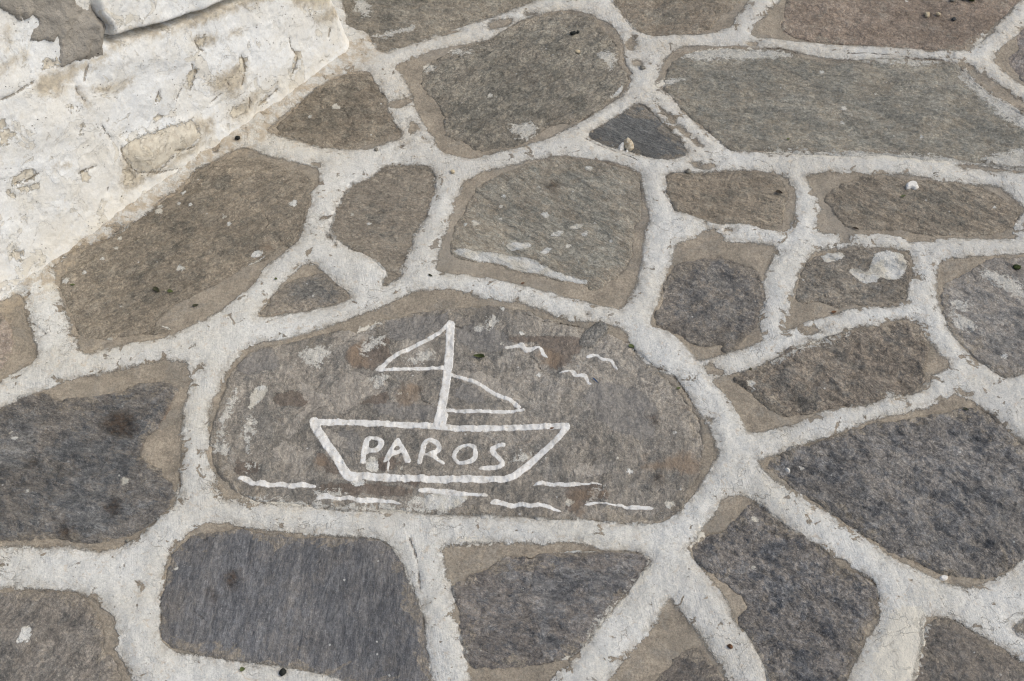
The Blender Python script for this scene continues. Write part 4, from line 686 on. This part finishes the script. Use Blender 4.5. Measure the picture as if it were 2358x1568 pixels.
# ------------------------------------------------------------------ small loose things
def at(txt): return gp(txt)[0]
def zt(x, y): return float(G.sample(ZT, np.array([x]), np.array([y]))[0])
def ico(name, r, sq, mat, loc, rz=0, seed=0, rough=.25, sub=2):
    import bmesh
    bm = bmesh.new(); bmesh.ops.create_icosphere(bm, subdivisions=sub, radius=1.0)
    for v in bm.verts:
        c = v.co; d = 1 + rough * float(perlin(np.array([c.x * 1.7 + seed * 3.1]), np.array([c.y * 1.7 + c.z * 2.3 + seed]))[0]) + rough * .4 * float(perlin(np.array([c.x * 4 + seed]), np.array([c.y * 4 - c.z * 3 + seed * 2]))[0])
        v.co = Vector((c.x * r[0] * d, c.y * r[1] * d, c.z * r[2] * d))
    me = bpy.data.meshes.new(name); bm.to_mesh(me); bm.free(); me.materials.append(mat)
    me.polygons.foreach_set('use_smooth', np.ones(len(me.polygons), bool))
    o = bpy.data.objects.new(name, me); C.objects.link(o); o.location = loc; o.rotation_euler = (0, 0, rz); return o
def pebble(txt, r, mat, label, seed, sq=.7, sink=.25, cat='pebble', name='pebble', group=None):
    r *= .62; x, y = at(txt); o = ico(name, (r, r * .82, r * sq), sq, mat, (x, y, zt(x, y) + r * sq * (1 - sink)), seed * 1.3, seed, .35); return tag(o, label, cat, group)
def leaf(txt, L, wd, ang, mat, label, curl=.15, tilt=0., cat='leaf', name='leaf', fold=.25):
    x, y = at(txt); n, m = 14, 5; V = []; Q = []; L *= .52; wd *= .6
    for i in range(n + 1):
        u = i / n; h = wd / 2 * (math.sin(math.pi * min(1, u * 1.02) ** .8)) ** .85 + .0003 if u < .99 else .0002
        if u < .08: h = .0004
        for j in range(m):
            v = j / (m - 1) * 2 - 1
            V.append(((u - .5) * L, v * h, abs(v) * h * fold * 2 + curl * L * (u - .5) ** 2 * 2 + .0006))
    for i in range(n):
        for j in range(m - 1): a = i * m + j; Q.append([a, a + m, a + m + 1, a + 1])
    nV = len(V); V = np.array(V); V2 = V - np.array([0, 0, .0004]); Qb = [[q[3] + nV, q[2] + nV, q[1] + nV, q[0] + nV] for q in Q]
    o = mesh_np(name, np.concatenate([V, V2]), np.array(Q + Qb), mat); o.location = (x, y, zt(x, y) + .0008); o.rotation_euler = (tilt, 0, math.radians(ang))
    return tag(o, label, cat, 'leaves fallen on the paving' if cat == 'leaf' else None)
def chip(txt, outline, h, mat, label, name, cat, dome=.3, seed=0, amp=.0006, lift=0.0, tilt=(0, 0)):
    """a flat flake: outline in pixels of one survey tile gives its plan, with its own thickness"""
    p = chaikin(gp(outline), 1); c = p.mean(0); g = Grid(p[:, 0].min() - .004, p[:, 0].max() + .004, p[:, 1].min() - .004, p[:, 1].max() + .004, max(.0006, np.ptp(p[:, 0]) / 60))
    f = sdf(g.X, g.Y, p) + fbm(g.X, g.Y, 220, 2, seed) * amp
    rel = (g.X - c[0]) * tilt[0] + (g.Y - c[1]) * tilt[1]
    z = zt(*c) + lift + h * np.clip(f / (h * .6), -.2, 1) ** 1.0 * (1 + dome * .5 * np.clip(f / .01, 0, 1)) + rel + fbm(g.X, g.Y, 130, 3, seed + 1) * min(h * .2, .0007)
    o = grid_mesh(name, np.stack([g.X, g.Y, z], 2), f > 0, mat, None, None, skirt=(0, 0, -h * 1.1), origin=(c[0], c[1], zt(*c)))
    return tag(o, label, cat)
mLeafD = plain('dry dark leaf', c8(62, 62, 42), c8(44, 46, 30), 160, .6); mLeafG = plain('green leaf', c8(96, 104, 62), c8(70, 78, 44), 160, .55)
mLeafB = plain('brown leaf', c8(120, 84, 58), c8(82, 60, 42), 200, .7); mTwig = plain('dry twig', c8(84, 72, 58), c8(58, 50, 42), 200, .8)
mPebT = plain('tan pebble', c8(188, 174, 146, KA), c8(158, 144, 120, KA), 300); mPebD = plain('dark pebble', c8(60, 62, 62), c8(40, 42, 42), 300, .6); mPebG = plain('grey pebble', c8(130, 126, 116, KA), c8(100, 96, 88, KA), 300)
mShell = plain('limy crust', c8(196, 186, 166, KA), c8(162, 144, 118, KA), 240, .9, .002); mLime = plain('white lime flake', c8(216, 213, 206, KA), c8(196, 192, 184, KA), 300, .9, .0012)
mBlack = plain('black grit', c8(38, 40, 36), c8(26, 28, 26), 300, .7); mMoss = plain('moss', c8(70, 80, 40), c8(36, 44, 22), 400, .95, .002); mBlue = plain('blue thread', c8(50, 100, 150), c8(40, 84, 130), 100, .7)
leaf('D 1005,492', .030, .011, -42, mLeafD, 'dark olive leaf lying on the big brownish stone by the wall, left of two')
leaf('D 1095,512', .020, .0095, -12, mLeafG, 'small bright green oval leaf right of the dark olive leaf')
leaf('E 912,925', .036, .010, 172, mLeafG, 'curled green leaf just right of the mast of the painted boat', curl=.5, fold=.9)
leaf('E 600,403', .016, .005, -35, mLeafD, 'narrow dark leaf on the white joint above the painted boat stone', fold=.1)
leaf('E 1885,848', .020, .010, -30, mLeafG, 'green leaf wedged in the gap beside the slate chip', curl=.3)
leaf('E 2187,1114', .012, .006, 20, mLeafG, 'tiny green leaf in the gap at the right end of the boat stone')
leaf('D 1255,598', .020, .007, 15, mLeafD, 'dark leaf on a white and ochre paint patch near the left joint')
leaf('D 1770,430', .010, .006, -20, mLeafG, 'tiny green leaf on the white joint above the small grey triangle')
leaf('D 468,458', .016, .005, 5, mLeafG, 'thin green leaf at the left end of the big brownish stone', fold=.1)
leaf('G 1555,1502', .014, .009, 10, mLeafG, 'round green leaf on the white joint under the slate slab, left of a black grit')
leaf('C 1572,1272', .020, .006, 25, mLeafG, 'green leaf scrap below the loose white flake')
leaf('F 600,1000', .010, .006, 0, mLeafD, 'dark leaf scrap on the edge of the lumpy stone')
leaf('F 1975,1255', .016, .006, -15, mLeafD, 'dark leaf at the top of the largest dark grey stone')
leaf('F 1130,640', .018, .007, 20, mLeafB, 'rust brown leaf in the hollow edge under the curled paint patch')
leaf('J 1965,932', .012, .004, 15, mLeafB, 'small brown leaf on the right end of the painted hull', fold=.1)
leaf('C 838,908', .012, .006, 10, mLeafG, 'tiny green leaf on the very large grey slab')
leaf('E 1190,450', .012, .004, 20, mLeafB, 'reddish leaf scrap on the mortar above the boat stone')
leaf('C 780,1247', .026, .010, -18, mTwig, 'dark wisp of dry bark on the tan stone', cat='bark', name='bark_scrap', fold=.5)
leaf('C 1272,1476', .020, .004, -25, mTwig, 'short dark twig at the lower edge of the stone with the white flake', cat='twig', name='twig', fold=.8)
leaf('E 1653,1075', .024, .0022, -50, mBlue, 'short blue thread under the lowest painted gull', cat='thread', name='thread', fold=.8, curl=.1)
PG = 'loose pebbles on the paving'
pebble('C 1728,106', .0105, mPebT, 'larger tan pebble on the reddish stone at top right', 1, group=PG); pebble('C 1796,111', .0075, mPebT, 'smaller tan pebble right of the larger one at top right', 2, group=PG)
pebble('C 1898,140', .0085, mPebD, 'dark grey pebble on the reddish stone at top right', 3, .5, group=PG); pebble('C 1960,8', .0075, mPebG, 'pale grey pebble at the very top, left of the mossy one', 4, group=PG)
pebble('C 1890,12', .009, mPebG, 'light pebble at the very top, leftmost of three', 5, .6, group=PG); pebble('C 2005,2', .017, mMoss, 'mossy olive pebble cut by the top edge', 6, .6, group=PG)
pebble('B 1540,338', .009, mPebT, 'beige pebble on the oval stone', 7, .5, group=PG); pebble('B 253,968', .006, mPebG, 'grey pebble stuck in the joint below the small dark triangle', 8, .9, group=PG)
pebble('B 742,1120', .0075, mPebT, 'tan pebble set in the joint under the oval stone', 9, .6, group=PG); pebble('B 2247,1108', .0085, mPebG, 'grey pebble in the white joint above the tan stone', 10, .7, group=PG)
pebble('B 1956,450', .010, mPebG, 'grey pebble sunk in the joint right of the oval stone', 11, .4, group=PG); pebble('A 1527,906', .008, mBlack, 'black pebble in the white joint by the foot of the wall', 12, .8, group=PG)
pebble('G 1812,1516', .0085, mBlack, 'black grit on the white joint under the slate slab', 13, .8, group=PG); pebble('I 467,1362', .006, mLeafB, 'brown grit on the white joint right of the pointed stone', 14, .8, group=PG)
pebble('G 817,672', .005, mPebG, 'small grey grit on the wide white joint left of the slate slab', 15, .7, group=PG); pebble('C 2118,1300', .0001, mPebG, '', 16) if False else None
x, y = at('B 1512,234')
for i, (dx, dy, r, lab) in enumerate(((0, 0, .0065, 'larger dark dropping on the oval stone'), (.009, .005, .0042, 'smaller dark dropping right of the larger one on the oval stone'))):
    tag(ico('dropping', (r, r * .7, r * .55), 1, mBlack, (x + dx, y + dy, zt(x + dx, y + dy) + r * .4), .5 + i, 30 + i, .4), lab, 'dropping', 'droppings on the oval stone')
pebble('F 2300,352', .011, mMoss, 'dark moss tuft in a hollow of the stone at the right edge', 17, .3, cat='moss', name='moss_tuft')
chip('C 0,0', 'C 1592,1195 1620,1175 1660,1180 1665,1205 1672,1215 1650,1230 1630,1215 1610,1220 1593,1222', .0026, mLime, 'white plaster flake lying loose on the grey brown stone at right', 'plaster_flake', 'plaster flake', lift=.002, seed=71)
sh = chip('B 0,0', 'B 1835,920 1860,908 1890,925 1902,960 1880,972 1860,970 1840,950', .0065, mShell, 'broken crusty shell lying on the small slate triangle', 'shell_fragment', 'shell', dome=.5, seed=72, lift=.003, tilt=(.05, .12))
chip('B 0,0', 'B 1800,950 1815,925 1838,920 1845,945 1830,968 1805,975', .004, mLime, 'grey white shard leaning on the left of the shell', 'shell_shard', 'shell', seed=73, lift=.001, tilt=(.12, .1))
chip('B 0,0', 'B 1845,968 1866,966 1866,980 1846,980', .005, mLime, 'tiny white crumb in front of the shell', 'lime_crumb', 'crumb', seed=74)
chip('I 0,0', 'I 1806,905 1830,888 1865,900 1860,925 1835,935 1812,922', .003, mLime, 'white lime chip on the brown mortar below the largest dark stone', 'lime_chip', 'lime chip', seed=75)
chip('I 0,0', 'I 820,205 840,200 856,212 850,230 832,222', .003, mLime, 'white lime chip near the left tip of the largest dark stone', 'lime_chip', 'lime chip', seed=76)
mSl = stone_material('slate chip', *(tuple(v * KA for v in q) for q in (c8(104, 103, 98), c8(136, 132, 124), c8(138, 128, 114))), fa=.3, ang=62, an=4, fol=.9, bump=1.4, seed=91)
so_ = chip('E 0,0', 'E 1690,685 1725,700 1740,730 1715,790 1690,800 1650,850 1620,862 1590,858 1550,845 1545,825 1570,765 1640,710', .0028, mSl, 'loose dark slate chip set in the joint at the upper right of the boat stone', 'slate_chip', 'slate chip', seed=77, amp=.0012)
for nm, vl in (('paint', -.05), ('worn', -.05), ('flake', -.05), ('stain', -.05), ('ochre', -.05), ('edge', .05), ('crack', .05)):
    a_ = so_.data.attributes.new(nm, 'FLOAT', 'POINT'); a_.data.foreach_set('value', np.full(len(so_.data.vertices), vl, np.float32))
